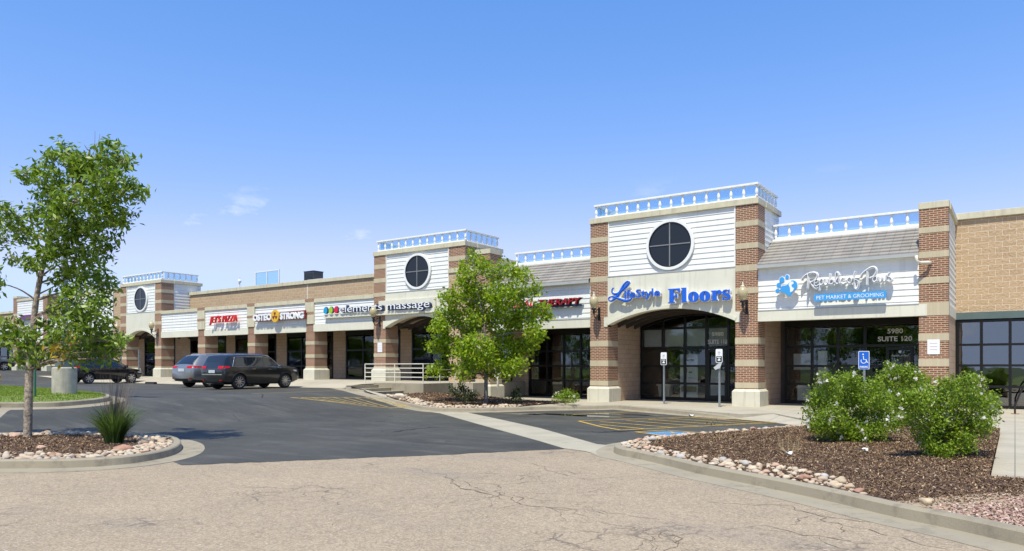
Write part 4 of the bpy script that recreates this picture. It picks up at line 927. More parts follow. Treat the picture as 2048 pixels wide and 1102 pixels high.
# pet shop
S = empty('pet_shop_sign', (-5, 26.9, 4.2), 'pet shop sign with white script, blue paw logo and light blue bar', 'sign')
def Px(x, y): return (-6.2+(x-490)*.002007, 4.30-(y-(310-.048*(x-500)))*.00237)
ST = [[(600, 120), (605, 230), (595, 355)], [(495, 215), (520, 175), (580, 130), (660, 103), (730, 108), (758, 140), (740, 190), (690, 230), (640, 245)], [(645, 245), (690, 310), (740, 338), (775, 320)],
 [(715, 262), (765, 240), (768, 212), (742, 205), (712, 240), (715, 285), (745, 303), (782, 280)], [(795, 200), (797, 290), (793, 375)], [(797, 235), (828, 198), (853, 222), (848, 268), (815, 288), (797, 278)],
 [(875, 190), (868, 255), (890, 285), (920, 268), (935, 190), (937, 255), (958, 278)], [(965, 120), (962, 200), (965, 270), (1000, 273), (1020, 240), (1003, 205), (970, 225)],
 [(1030, 262), (1088, 185), (1095, 120), (1070, 108), (1053, 160), (1055, 245), (1080, 275)], [(1112, 182), (1112, 250), (1135, 270)], [(1118, 140), (1124, 144)], [(1192, 200), (1165, 188), (1140, 225), (1150, 263), (1188, 270), (1222, 250)],
 [(1275, 178), (1242, 220), (1275, 268), (1310, 220), (1275, 178)], [(1366, 92), (1345, 140), (1350, 250), (1358, 340), (1392, 335), (1412, 240), (1345, 205)], [(1320, 195), (1420, 188)],
 [(1545, 90), (1542, 200), (1540, 300)], [(1440, 185), (1470, 130), (1560, 62), (1630, 37), (1676, 60), (1680, 112), (1640, 170), (1580, 195)],
 [(1690, 175), (1655, 172), (1628, 212), (1650, 252), (1685, 225), (1692, 180), (1695, 250)], [(1720, 165), (1728, 235), (1757, 238), (1775, 170), (1790, 235), (1822, 225), (1830, 150)], [(1883, 118), (1852, 165), (1900, 190), (1915, 225), (1880, 247), (1845, 228)]]
for nm, m_, rad, yy in (('letter_backing', M_WACR, .046, YS+.06), ('letter_line', M_NAVY, .018, YS-.040), ('letter_face', M_WACR, .0125, YS-.054)):
    mb = MB()
    for s in ST:
        c = crom([Px(*p) for p in s], 4); mb.tube([(q[0], yy, q[1]) for q in c], rad, 8, flat=((0, 1, 0), .10 if nm == 'letter_backing' else .015))
    mb.build(nm, m_, S, smooth=True)
def rrect(x0, x1, z0, z1, r, n=5):
    P = []
    for cx, cz, a in ((x1-r, z1-r, 0), (x0+r, z1-r, 90), (x0+r, z0+r, 180), (x1-r, z0+r, 270)):
        for k in range(n+1): t = R(a+90*k/n); P.append((cx+r*math.cos(t), cz+r*math.sin(t)))
    return P
MB().prism(rrect(-5.76, -3.50, 3.76, 4.00, .05), YS-.06, YS+.04).build('name_bar', M_SKYB, S)
textmesh('PET MARKET & GROOMING', .13, M_WACR, S, -5.68, -3.58, 3.815, YS-.063, .004, offset=0)
hp = crom([(-6.70, 3.98), (-6.58, 4.09), (-6.50, 4.22), (-6.36, 4.30), (-6.33, 4.42), (-6.40, 4.52), (-6.53, 4.55), (-6.62, 4.47), (-6.72, 4.44), (-6.84, 4.43), (-6.95, 4.34), (-6.93, 4.21), (-6.80, 4.14), (-6.70, 3.98)][:0] or [(-6.57, 3.97), (-6.48, 4.12), (-6.36, 4.25), (-6.32, 4.38), (-6.38, 4.50), (-6.50, 4.54), (-6.60, 4.46), (-6.70, 4.38), (-6.84, 4.36), (-6.90, 4.26), (-6.87, 4.15), (-6.74, 4.10), (-6.57, 3.97)], 4)
hp = [(a, b) for a, b in hp][:-1]
poly_letters('logo_backing', [hp], M_WACR, S, YS-.02, YS+.03, .025); poly_letters('paw_pad', [hp], M_SKYB, S, YS-.05, YS-.022)
for cx, cz, rx, rz in ((-7.0, 4.20, .075, .07), (-6.96, 4.40, .075, .085), (-6.85, 4.58, .085, .11), (-6.67, 4.67, .06, .085)):
    MB().prism(ell(cx, cz, rx+.022, rz+.022), YS-.02, YS+.03).build('logo_backing', M_WACR, S); MB().prism(ell(cx, cz, rx, rz), YS-.05, YS-.021).build('paw_toe', M_SKYB, S)
MB().prism([(-6.62, 4.40), (-6.56, 4.50), (-6.46, 4.50), (-6.44, 4.43), (-6.52, 4.38), (-6.50, 4.30), (-6.43, 4.26), (-6.47, 4.16), (-6.56, 4.12), (-6.57, 4.28)], YS-.056, YS-.051).build('globe_land', M_WACR, S)
# elements massage
S = empty('massage_shop_sign', (-27.5, 26.9, 4.5), 'massage shop sign of dark edged pale lettering with three coloured drops', 'sign')
MB().box(-31.42, -23.30, YS+.04, 26.97, 4.14, 4.34).box(-27.2, -23.31, YS+.10, 26.96, 4.341, 4.88).build('raceway', M_STUCCO, S)
for i, (cx, m_) in enumerate(((-31.15, M_CYAN), (-30.72, M_DGREEN), (-30.30, M_MAG))):
    dp = [(cx-.0, 4.76), (cx+.09, 4.68), (cx+.15, 4.55), (cx+.13, 4.44), (cx, 4.37), (cx-.13, 4.44), (cx-.15, 4.55), (cx-.09, 4.68)]
    dpc = [(a, b) for a, b in crom(dp+[dp[0]], 3)][:-1]
    MB().prism(dpc, YS-.05, YS-.02).build('drop', m_, S); MB().prism([(a+.035, b-.005) for a, b in dpc], YS-.019, YS+.06).build('drop_shell', M_NAVY, S)
textmesh('elements massage', .40, M_NAVY, S, -29.95, -23.48, 4.375, YS+.02, .10, offset=.03, name='letter_shell')
textmesh('elements massage', .40, M_WACR, S, -30.02, -23.56, 4.39, YS-.05, .03, offset=-.005)
# osteo
S = empty('fitness_studio_sign', (-35.3, 26.9, 4.4), 'white lettered fitness studio sign on maroon backing around a yellow disc', 'sign')
MB().prism([(-37.5, 4.16), (-37.5, 4.62), (-35.9, 4.60), (-35.3, 4.60), (-32.9, 4.66), (-32.9, 4.18)], YS+.0, YS+.08).build('backing_panel', M_DRED, S)
textmesh('OSTEO', .36, M_WACR, S, -37.62, -35.86, 4.22, YS-.04, .06, offset=.05); textmesh('STRONG', .36, M_WACR, S, -35.05, -32.98, 4.22, YS-.04, .06, offset=.05)
MB().lathe([(.36, YS-.12), (.36, YS-.04)], (-35.45, 0, 4.42), 24, 'y').build('disc', M_YACR, S)
for a in (90, 210, 330): MB().prism([(-35.45, 4.42)]+[(-35.45+.22*math.cos(R(a+t)), 4.42+.22*math.sin(R(a+t))) for t in (-28, -14, 0, 14, 28)], YS-.135, YS-.121).build('disc_symbol', M_DRED, S)
# pizza
S = empty('pizza_shop_sign', (-40.7, 26.9, 4.4), 'red slanted capital letters of the pizza shop sign on white siding', 'sign')
textmesh("JET'S", .42, M_RED, S, -42.15, -40.92, 4.24, YS-.02, .10, shear=.25, offset=.02); textmesh('PIZZA', .42, M_RED, S, -40.78, -39.25, 4.24, YS-.02, .10, shear=.25, offset=.02)
# therapy
M_DRED2 = P_('deep_red_acrylic', (.32, .01, .02))
S = empty('therapy_clinic_sign', (-17.5, 26.9, 4.3), 'dark red lettered therapy clinic sign half hidden behind the small maple', 'sign')
MB().box(-19.8, -15.15, YS+.05, 26.97, 4.06, 4.14).build('raceway', M_NAVY, S)
textmesh('PHYSICAL', .27, M_RED, S, -19.75, -17.45, 4.15, YS-.02, .06, offset=.015, shear=.2); textmesh('THERAPY', .27, M_DRED2, S, -17.25, -15.1, 4.15, YS-.02, .06, offset=.015, shear=.2)
textmesh('THERAPY', .27, M_BLACK, S, -17.22, -15.04, 4.145, YS+.06, .09, offset=.02, shear=.2, name='letter_shell')
S = empty('purple_shop_sign', (-69, 26.9, 5), 'purple shop sign with a cross shaped emblem seen through the left tree', 'sign')
textmesh('FITNESS', .5, M_PURP, S, -70.0, -67.6, 5.5, YS, .1, offset=.03) if False else MB().box(-70.2, -68.2, YS, YS+.1, 5.45, 5.85).box(-70.9, -70.2, YS, YS+.1, 5.1, 5.4).box(-70.75, -70.4, YS, YS+.1, 4.9, 5.7).build('emblem', M_PURP, S)
# address lettering on glass
S = empty('address_lettering', (-10.35, YG-.1, 2.5), 'faint white suite address on the transom glass above the flooring shop door', 'lettering')
textmesh('5980', .17, M_BLIND, S, -10.62, -10.12, 2.78, YG-.012, .002, offset=.01); textmesh('SUITE 110', .19, M_WACR, S, -10.80, -9.97, 2.44, YG-.012, .002, offset=.01)
S = empty('address_lettering', (-3.6, YG-.1, 2.5), 'white suite address on the upper glass beside the last brick pier', 'lettering')
textmesh('5980', .18, M_WACR, S, -3.92, -3.40, 2.72, YG-.012, .002, offset=.02); textmesh('SUITE 120', .18, M_WACR, S, -4.24, -3.10, 2.43, YG-.012, .002, offset=.02)

S = empty('shop_name_decal', (-3.3, YG-.1, 1.95), 'tiny white shop name decal on the pet shop door glass under the suite number', 'lettering')
textmesh('Republic of Paws', .07, M_WACR, S, -3.78, -3.22, 1.86, YG-.012, .002, shear=.3); MB().prism(ell(-3.5, 2.03, .05, .05, 12), YG-.016, YG-.012).build('emblem', M_WACR, S)
# wall lanterns
def globe_mat():
    m, t, b = newmat('aged_lantern_globe'); b.inputs['Base Color'].default_value = (.62, .52, .30, 1); b.inputs['Roughness'].default_value = .25; b.inputs['Subsurface Weight'].default_value = .2; b.inputs['Transmission Weight'].default_value = .25; return m
M_GLOBE = globe_mat()
def lantern(x, z, label):
    r = empty('wall_lantern', (x, Y0, z), label, 'lamp', 'globe lanterns on the tower piers'); y = Y0-.47
    MB().lathe([(.075, -.02), (.10, .03), (.15, .10), (.185, .22), (.18, .33), (.13, .43), (.07, .48)], (x, y, z), 16).build('globe', M_GLOBE, r, smooth=True)
    MB().lathe([(.07, .48), (.06, .52), (.02, .56), (.03, .58), (.012, .66)], (x, y, z), 10).build('finial', M_CREAMP, r, smooth=True)
    MB().lathe([(.015, -.32), (.04, -.25), (.06, -.20), (.04, -.12), (.11, -.05), (.085, -.015)], (x, y, z), 12).build('holder', M_BLACK, r, smooth=True)
    MB().tube(crom([(x, y, z-.28), (x, y+.12, z-.42), (x, y+.3, z-.38), (x, Y0, z-.2)], 5), .022, 6).tube(crom([(x, y, z-.1), (x, y+.15, z-.18), (x, y+.28, z-.08), (x, Y0, z-.05)], 4), .016, 6).box(x-.05, x+.05, Y0-.025, Y0, z-.5, z+.05).build('bracket', M_BLACK, r)
lantern(-14.34, 3.92, 'cream globe lantern on the left pier of the flooring shop tower'); lantern(-8.18, 3.92, 'cream globe lantern on the right pier of the flooring shop tower')
lantern(-27.22, 4.05, 'cream globe lantern on the pier just left of the railing'); lantern(-48.65, 4.05, 'small distant globe lantern on the right pier of the farthest tower'); lantern(-53.35, 4.05, 'small distant globe lantern on the left pier of the farthest tower')
# pier plates
def plate(x0, x1, z0, z1, label):
    o = MB().prism(rrect(x0, x1, z0, z1, .02, 3), Y0-.016, Y0-.001).build('notice_plate', M_WACR); tag(o, label, 'sign', 'small white notices on piers')
    w = x1-x0
    for k, f in enumerate((.72, .5, .3)): MB().box(x0+w*.2, x1-w*.2, Y0-.0175, Y0-.0165, z0+(z1-z0)*f, z0+(z1-z0)*f+.015).build('printed_line', M('faded_print', (.6, .35, .32)), o)
plate(-2.34, -1.99, 1.88, 2.36, 'white notice plate with red print on the far right brick pier'); plate(-27.38, -27.05, 2.22, 2.72, 'white notice plate on the brick pier behind the railing')

# parking sign posts
def signpost(x, y, z, ztop, lab, kind, lean=0, w=.25):
    r = empty('parking_sign', (x, y, z), lab, 'sign', 'sign posts'); 
    MB().box(x-.03, x+.03, y-.03, y+.03, z-.05, ztop-.1).build('post', M_STEEL, r)
    if kind == 'res':
        MB().prism(rrect(x-w/2, x+w/2, ztop-.5, ztop, .04, 4), y-.045, y-.034).build('sign_face', M_WACR, r)
        MB().prism(rrect(x-w/2+.02, x+w/2-.02, ztop-.48, ztop-.26, .02, 3), y-.047, y-.0455).build('sign_panel', M_BLACK, r)
        MB().box(x-.07, x+.07, y-.049, y-.0475, ztop-.32, ztop-.29).box(x-.05, x+.05, y-.049, y-.0475, ztop-.43, ztop-.38).box(x-.02, x+.03, y-.049, y-.0475, ztop-.379, ztop-.345).build('sign_symbol', M_WACR, r)
        MB().box(x-.05, x+.05, y-.047, y-.0455, ztop-.15, ztop-.135).box(x-.04, x+.04, y-.047, y-.0455, ztop-.11, ztop-.10).box(x-.04, x+.03, y-.047, y-.0455, ztop-.20, ztop-.19).build('red_print', M_DRED, r)
    return r
signpost(-11.4, 27.05-.15, 0, 2.04, 'steel post with black and white parking sign, left one at the flooring shop', 'res')
r = signpost(-8.85, 25.95, 0, 2.12, 'steel post with black and white sign and a torn grey rag tied below', 'res')
MB().add([(-8.87, 25.90, 1.60), (-8.74, 25.90, 1.62), (-8.80, 25.86, 1.42), (-8.96, 25.84, 1.36), (-9.05, 25.88, 1.44)], [(0, 1, 2, 3, 4)]).build('rag', M_GUT, r)
M_SIGNB = P_('sign_blue', (.01, .12, .55))
bs = empty('accessible_parking_sign', (-3.82, 24.5, 0), 'blue wheelchair parking sign on a post behind the roses', 'sign')
MB().box(-3.85, -3.79, 24.5, 24.56, 0, 1.6).build('post', M_STEEL, bs)
MB().prism(rrect(-3.98, -3.67, 1.40, 1.96, .03, 3), 24.48, 24.49).build('sign_face', M_WACR, bs); MB().prism(rrect(-3.965, -3.685, 1.415, 1.945, .025, 3), 24.474, 24.479).build('sign_panel', M_SIGNB, bs)
sb = MB(); cx, cz = -3.83, 1.69
sb.tube([(cx+.075*math.cos(R(a)), 24.470, cz-.03+.075*math.sin(R(a))) for a in range(150, 400, 20)], .011, 6, flat=((0, 1, 0), .003)).tube([(cx-.01, 24.470, cz+.12), (cx, 24.470, cz+.01), (cx+.07, 24.470, cz+.01), (cx+.10, 24.470, cz-.08), (cx+.13, 24.470, cz-.08)], .012, 6, flat=((0, 1, 0), .003)).lathe([(.022, 24.467), (.022, 24.472)], (cx-.015, 0, cz+.17), 10, 'y').build('wheelchair_symbol', M_WACR, bs)
textmesh('PARKING', .06, M_WACR, bs, -3.94, -3.71, 1.445, 24.472, .002, offset=.02)
# distant twin blue signs and bare posts
d0 = empty('accessible_parking_sign', (-39.6, 26.2, FL), 'pair of small blue signs showing above the black SUV roof', 'sign')
MB().box(-39.63, -39.57, 26.2, 26.26, FL, 2.15).build('post', M_STEEL, d0); MB().box(-39.95, -39.63, 26.17, 26.19, 1.75, 2.12).box(-39.57, -39.25, 26.17, 26.19, 1.75, 2.12).build('sign_face', M_SIGNB, d0)
for x, lb in ((-51.3, 'bare steel post left in front of the farthest arch'), (-48.9, 'bare steel post right in front of the farthest arch')):
    o = MB().box(x-.04, x+.04, 25.75, 25.83, .4, 2.6).build('steel_post', M_STEEL); tag(o, lb, 'post')
# railing
rl = empty('handrail', (-23, 23.7, FL), 'cream painted four-rail steel handrail on the low retaining wall', 'railing')
zr = [FL+.27, FL+.47, FL+.67, FL+.86]
for z in zr: MB().tube([(-24.85, 23.69, z), (-21.24, 23.69, z), (-21.24, 25.9, z)], .021, 8).build('rail', M_CREAMP, rl)
for x, y in ((-24.85, 23.69), (-22.95, 23.69), (-21.24, 23.691), (-21.24, 24.8), (-21.24, 25.9)): MB().tube([(x, y, FL-.05), (x, y, FL+.86)], .026, 8).build('post', M_CREAMP, rl)

# ------------------------------------------------------------------ rooftop things
def top_at(px, py, Y): return atY(px, py, Y)
a = top_at(608, 543, 40); b = top_at(629, 559, 40)
hv = empty('air_conditioner', ((a.x+b.x)/2, 40, 6.2), 'dark square air conditioning unit on the roof', 'air conditioner')
MB().box(a.x, b.x-.1, 40, 41, 6.2, a.z-.06).build('casing', M('dark_louvre', (.05, .055, .06), .5, .2, 20), hv); MB().box(a.x-.03, b.x-.07, 39.97, 41.03, a.z-.06, a.z).build('lid', M_BLACK, hv)
for k in range(7): MB().box(a.x+.05, b.x-.15, 39.985, 39.999, a.z-.9+k*.11, a.z-.86+k*.11).build('louvre', M_BLACK, hv)
sc_ = empty('rooftop_frame', (-55, 40, 6.2), 'white framed grid of four openings with an added sky-tint sheet on the roof', 'screen')
a = top_at(510, 544, 38); b = top_at(558, 572, 38); xm = (a.x+b.x)/2; z0, z1 = 6.4, a.z; zm = (z0+z1)/2+.3
MB().box(a.x, a.x+.08, 38, 38.08, 6.2, z1).box(b.x-.08, b.x, 38, 38.08, 6.2, z1).box(xm-.04, xm+.04, 38, 38.08, 6.2, z1).box(a.x+.081, xm-.041, 38.005, 38.075, z1-.08, z1).box(xm+.041, b.x-.081, 38.005, 38.075, z1-.08, z1).box(a.x+.081, xm-.041, 38.005, 38.075, zm, zm+.08).box(xm+.041, b.x-.081, 38.005, 38.075, zm, zm+.08).build('frame', M_TRIM, sc_)
MB().box(a.x+.05, b.x-.05, 38.03, 38.04, 6.3, z1-.02).build('pane', M_SKYTINT, sc_)  # added sheet for the darker sky in the openings, not real glazing
a = top_at(565, 561, 36); o = MB().prism([(a.x-.4, 6.9), (a.x+.9, 6.45), (a.x+.9, 6.2), (a.x-.1, 6.2)], 36, 37.5).build('skylight_hood', M('rust_red_metal', (.25, .04, .03), .5)); tag(o, 'low sloped red edged hood on the roof beside the pale panel', 'hood')
a = top_at(479, 552, 33); o = MB().tube([(a.x, 33, 6.2), (a.x, 33, a.z-.5)], .05, 8).lathe([(.12, a.z-.5), (.14, a.z-.35), (.03, a.z-.25), (.02, a.z)], (a.x, 33, 0), 10).build('vent_pipe', M_TRIM); tag(o, 'thin white vent pipe with cap on the roof', 'vent')
a = top_at(590, 562, 37); o = MB().box(a.x-1.5, a.x+1.2, 37, 38, 6.2, a.z-.2).box(a.x+1.5, a.x+3.2, 37, 38, 6.2, a.z+.0).build('roof_duct', M_GUT); tag(o, 'low grey duct on the roof left of the air conditioner', 'duct')
# ------------------------------------------------------------------ street furniture
pb = G(129, 789.5, .18)
lp = empty('parking_lamp', pb, 'square steel lamp pole on a tall round concrete footing in the lawn island', 'lamp')
Dp = (pb.x*-sa+pb.y*ca); rr = 22/F_PX*Dp; hh = 55/F_PX*Dp
MB().lathe([(rr, -.3), (rr, hh-.03), (rr-.03, hh)], pb, 72).build('concrete_footing', M('old_concrete', (.46, .42, .34), .9, .15, 5, .3, 40, streak=.6), lp, smooth=False)
MB().box(pb.x-.2, pb.x+.2, pb.y-.2, pb.y+.2, pb.z+hh, pb.z+hh+.2).build('base_cover', M_GREEN, lp)
MB().box(pb.x-.075, pb.x+.075, pb.y-.075, pb.y+.075, pb.z+hh+.2, pb.z+5.4).build('pole', M_STEEL, lp)
MB().box(pb.x-.7, pb.x+.7, pb.y-.04, pb.y+.04, pb.z+5.3, pb.z+5.38).box(pb.x-.9, pb.x-.35, pb.y-.22, pb.y+.22, pb.z+5.39, pb.z+5.55).box(pb.x+.35, pb.x+.9, pb.y-.22, pb.y+.22, pb.z+5.39, pb.z+5.55).build('lamp_head', M_GREEN, lp)
q = G(70, 797, .15); o = empty('green_sign_post', q, 'thin green steel post in the lawn just right of the trunk', 'post'); MB().box(q.x-.03, q.x+.03, q.y-.02, q.y+.02, q.z-.1, q.z+2.2).build('post', M('green_steel', (.03, .14, .08), .5), o)
hy = G(-6, 781, .12); o = empty('fire_hydrant', hy, 'yellow fire hydrant with blue cap at the left edge of the lawn', 'hydrant')
M_HY = M('hydrant_yellow', (.62, .36, .05), .5, .1)
MB().lathe([(.17, 0), (.17, .05), (.11, .07), (.11, .50), (.14, .52), (.14, .56), (.125, .62), (.08, .68)], hy, 16).build('barrel', M_HY, o, smooth=True)
MB().lathe([(.08, .68), (.07, .72), (.03, .74), (.03, .78)], hy, 12).build('bonnet', P_('hydrant_blue', (.03, .14, .5)), o, smooth=True)
MB().lathe([(.055, -.2), (.07, -.19), (.07, -.14), (.05, -.13), (.05, .13), (.07, .14), (.07, .19), (.055, .2)], (hy.x, hy.y, hy.z+.42), 12, 'x').build('nozzle', M_HY, o, smooth=True)
MB().lathe([(.07, -.2), (.09, -.19), (.09, -.14), (.06, -.12), (.06, 0)], (hy.x, hy.y, hy.z+.38), 12, 'y').build('pumper_nozzle', M_HY, o, smooth=True)
# bike rack leg at the far right
k = atY(2031, 826, 27.0); kx = 2031
b0 = Vector((.02, 22.9, 0)); o = empty('bicycle_rack', b0, 'black curved metal rack at the right edge of the pavement', 'rack')
g0 = G(2030, 828, .15); 
MB().tube(crom([(g0.x, g0.y, 0), (g0.x, g0.y, .25), (g0.x+.02, g0.y, .33), (g0.x+.22, g0.y, .85), (g0.x+.45, g0.y, 1.0), (g0.x+.7, g0.y, .8), (g0.x+.72, g0.y, 0)], 6), .028, 8).build('hoop', M_BLACK, o, smooth=True); MB().lathe([(.11, 0.002), (.11, .015)], (g0.x, g0.y, 0), 12).build('foot_plate', M('rust', (.30, .12, .05), .9), o)
# litter
def litter(px, py, dz, s, lab):
    c = G(px, py, dz); mb = MB(); pts = []
    for i in range(4):
        for j in range(4): pts.append((c.x+(i-1.5)*s*.3+random.uniform(-.1, .1)*s, c.y+(j-1.5)*s*.3, c.z+random.uniform(0, .35)*s))
    o = mb.add(pts, [(i*4+j, i*4+j+1, (i+1)*4+j+1, (i+1)*4+j) for i in range(3) for j in range(3)]).build('litter', M_PAPER); tag(o, lab, 'litter')
litter(1724, 902, .27, .16, 'crumpled white paper on the mulch beside the small green plant'); litter(1577, 908, .27, .12, 'white paper scrap at the foot of the dry twiggy plant')
litter(1788, 863, .25, .14, 'flat white paper scrap on mulch between the rose bushes'); litter(1384, 833, .0, .2, 'white plastic bag lying on the asphalt at the kerb')
c = atD(799, 787, 31); c = G(799, 797, .15); o = bpy.data.objects.new('boulder', RB[2]); COL.objects.link(o); o.location = (c.x, c.y, c.z+.1); o.scale = (.32, .22, .25); tag(o, 'pale boulder lying against the lowest stair', 'rock')
o = empty('wheel_stop', G(302, 768, 0), 'black rubber wheel stop in front of the black hatchback', 'wheel stop'); c = G(302, 768, 0)
MB().prism([(c.y-.12, c.z), (c.y-.08, c.z+.13), (c.y+.08, c.z+.13), (c.y+.12, c.z)], c.x-.5, c.x+.5, 'x').build('body', M_RUBBER, o)

# ------------------------------------------------------------------ foliage
def leafV(C, size, asp, tiltdown=.3, n_axis=None):
    n = len(C); a = rng.normal(size=(n, 3)); a[:, 2] -= tiltdown; a /= np.linalg.norm(a, axis=1)[:, None]
    b = rng.normal(size=(n, 3)); b[:, 2] *= .6; b -= (b*a).sum(1)[:, None]*a; b /= np.linalg.norm(b, axis=1)[:, None]
    s = size*rng.uniform(.6, 1.25, n)[:, None]; w = s*asp
    nn = np.cross(a, b); mid = C+a*s*.45
    return np.stack([C, mid+b*w*.5+nn*w*.12, C+a*s, mid-b*w*.5+nn*w*.12], 1)
def crownpts(blobs, dens, shell=.5, clump=None, cn=8):
    """blobs: (center Vector, radius xyz) -> positions gathered in twig-end clumps"""
    out = []; ends = []
    for c, r in blobs:
        n = max(3, int(dens*r[0]*r[2]))
        d = rng.normal(size=(n, 3)); d /= np.linalg.norm(d, axis=1)[:, None]
        rad = (shell+(1-shell)*rng.uniform(0, 1, n))**.6*rng.uniform(.75, 1.12, n)
        cc = np.array(c)+d*rad[:, None]*np.array(r); ends.append(cc)
        for k in range(cn): out.append(cc+rng.normal(0, clump, (n, 3)))
    return np.vstack(out), np.vstack(ends)
def limb(mb, pts, r0, r1, seg=7):
    c = crom([tuple(p) for p in pts], 4); n = len(c); mb.tube([Vector(p) for p in c], [r0+(r1-r0)*(i/(n-1))**.8 for i in range(n)], seg)
def tree(name, label, group, base, D, trunk_px, blobs_px, ddepth, lsize, asp, lmat, bark, r0, dens, cn, clump, seedv, lat=None, yellow=None, thin_depth=.8, cat='tree', foliage='crown', wood='trunk', zmin=1.4, rs=.92):
    random.seed(seedv); root = empty(name, base, label, cat, group)
    P = lambda x, y, d: atD(x, y, d)
    tr = [P(x, y, D+dd) for x, y, dd in trunk_px]; mb = MB(); rr_ = np.linspace(1, .22, len(tr))
    c = crom([tuple(p) for p in tr], 5); n = len(c); mb.tube([Vector(p) for p in c], [r0*(1.25 if i == 0 else 1)*(1-.8*(i/(n-1))**1.2) for i in range(n)], 10)
    blobs = []
    for (x, y, rp) in blobs_px:
        dd = random.uniform(-1, 1)*ddepth; r = rp*rs/F_PX*D; c0 = P(x, y, D+dd); blobs.append((c0, (r, r, r*.85)))
        # limb from the trunk
        below = [t for t in c if t[2] > zmin]
        s = min(below, key=lambda t: (Vector(t)-c0).length+abs(t[2]-(c0.z-.35))*.7); s = Vector(s); mid = s.lerp(c0, .5)+Vector((0, 0, .05*(c0-s).length)) + Vector((random.uniform(-.1, .1), random.uniform(-.1, .1), 0))
        L0 = (c0-s).length; limb(mb, [s, mid, c0], min(r0*.35, .012+L0*.014), .006, 6)
        for k in range(5):
            e = c0+Vector((random.gauss(0, 1), random.gauss(0, 1), random.gauss(.3, .8))).normalized()*r*.9; limb(mb, [c0.lerp(s, .15*k/5), (c0+e)/2+Vector((0, 0, .05)), e], .008, .003, 4)
    mb.build(wood, bark, root, smooth=True)
    pts_, ends = crownpts(blobs, dens, clump=clump, cn=cn)
    V = leafV(pts_, lsize, asp).reshape(-1, 3); Fq = np.arange(len(V)).reshape(-1, 4)
    npmesh(foliage, V, Fq, lmat, root)
    if yellow:
        yb = [(P(x, y, D-ddepth*.9), (r/F_PX*D,)*3) for x, y, r in yellow]; pp, _ = crownpts(yb, dens, clump=clump, cn=cn); V = leafV(pp, lsize, asp).reshape(-1, 3); npmesh('yellow_leaves', V, np.arange(len(V)).reshape(-1, 4), M_LEAFY, root)
    return root
D1 = 15.0
t1_blobs = [(215, 308, 34), (228, 330, 24), (130, 303, 28), (105, 318, 22), (180, 345, 42), (250, 322, 18), (160, 330, 26), (215, 360, 34), (110, 360, 32), (48, 350, 18), (75, 345, 20), (150, 400, 46), (98, 395, 30), (205, 410, 38), (250, 385, 28), (275, 388, 20), (262, 372, 18), (125, 450, 42), (215, 455, 36), (240, 430, 30), (170, 470, 38),
  (80, 430, 26), (20, 440, 30), (5, 420, 22), (50, 465, 24), (100, 500, 34), (8, 480, 18), (150, 520, 40), (205, 500, 30), (185, 545, 34), (215, 570, 24), (130, 560, 34), (215, 605, 20), (165, 600, 38), (120, 620, 26), (60, 530, 20), (30, 520, 16),
  (25, 655, 30), (5, 680, 20), (55, 680, 28), (85, 650, 22), (100, 690, 30), (45, 715, 24), (75, 715, 20), (140, 660, 38), (185, 640, 36), (205, 680, 34), (160, 700, 32), (235, 680, 20), (225, 702, 22), (190, 712, 20), (215, 718, 12), (150, 718, 14), (-30, 460, 40), (-50, 640, 40), (-25, 560, 30)]
tree('street_tree', 'slender airy tree with grey bark and pointed dark leaves in the left rock island', None, atD(55, 878, D1), D1,
     [(55, 884, 0), (57, 800, 0), (59, 740, .05), (64, 690, .1), (68, 640, .1), (74, 590, .1), (86, 530, .15), (100, 470, .2), (125, 410, .2), (160, 350, .2), (180, 300, .1)],
     t1_blobs, .95, .15, .37, M_LEAFA, M_BARK, .082, 470, 7, .06, 3, yellow=[(115, 690, 9), (140, 680, 8), (125, 705, 8)])
mb = MB(); 
for a_, b_ in (((182, 330), (190, 262)), ((182, 330), (200, 268)), ((222, 340), (262, 335))): limb(mb, [atD(*a_, D1), atD((a_[0]+b_[0])/2+3, (a_[1]+b_[1])/2, D1), atD(*b_, D1)], .006, .003, 4)
tr_root = [o for o in COL.objects if o.name == 'street_tree'][0]; mb.build('bare_twigs', M_TWIG, tr_root)
t2_blobs = [(945, 512, 14), (930, 535, 16), (965, 530, 20), (935, 560, 26), (990, 545, 24), (1030, 545, 22), (1050, 555, 16), (1010, 530, 12), (905, 595, 28), (955, 590, 38), (1005, 590, 38), (1045, 590, 26), (1070, 580, 14), (890, 635, 30), (880, 655, 22), (940, 640, 46), (1000, 640, 46), (1050, 640, 34), (1080, 620, 20), (1095, 635, 14),
  (870, 690, 20), (900, 690, 34), (950, 700, 46), (1005, 700, 44), (1050, 690, 30), (1070, 665, 22), (865, 740, 16), (890, 735, 24), (930, 738, 26), (975, 735, 28), (1015, 738, 26), (1040, 730, 16)]
tree('maple_tree', 'small bright green maple with a thin grey trunk in front of the therapy clinic', None, G(972, 812, .12), 28.4,
     [(972, 814, 0), (972, 770, 0), (972, 720, 0), (968, 650, 0), (955, 580, 0), (945, 520, 0)], t2_blobs, 1.3, .13, .75, M_LEAFB, M_BARK2, .085, 330, 9, .11, 5, zmin=.95, rs=.86)
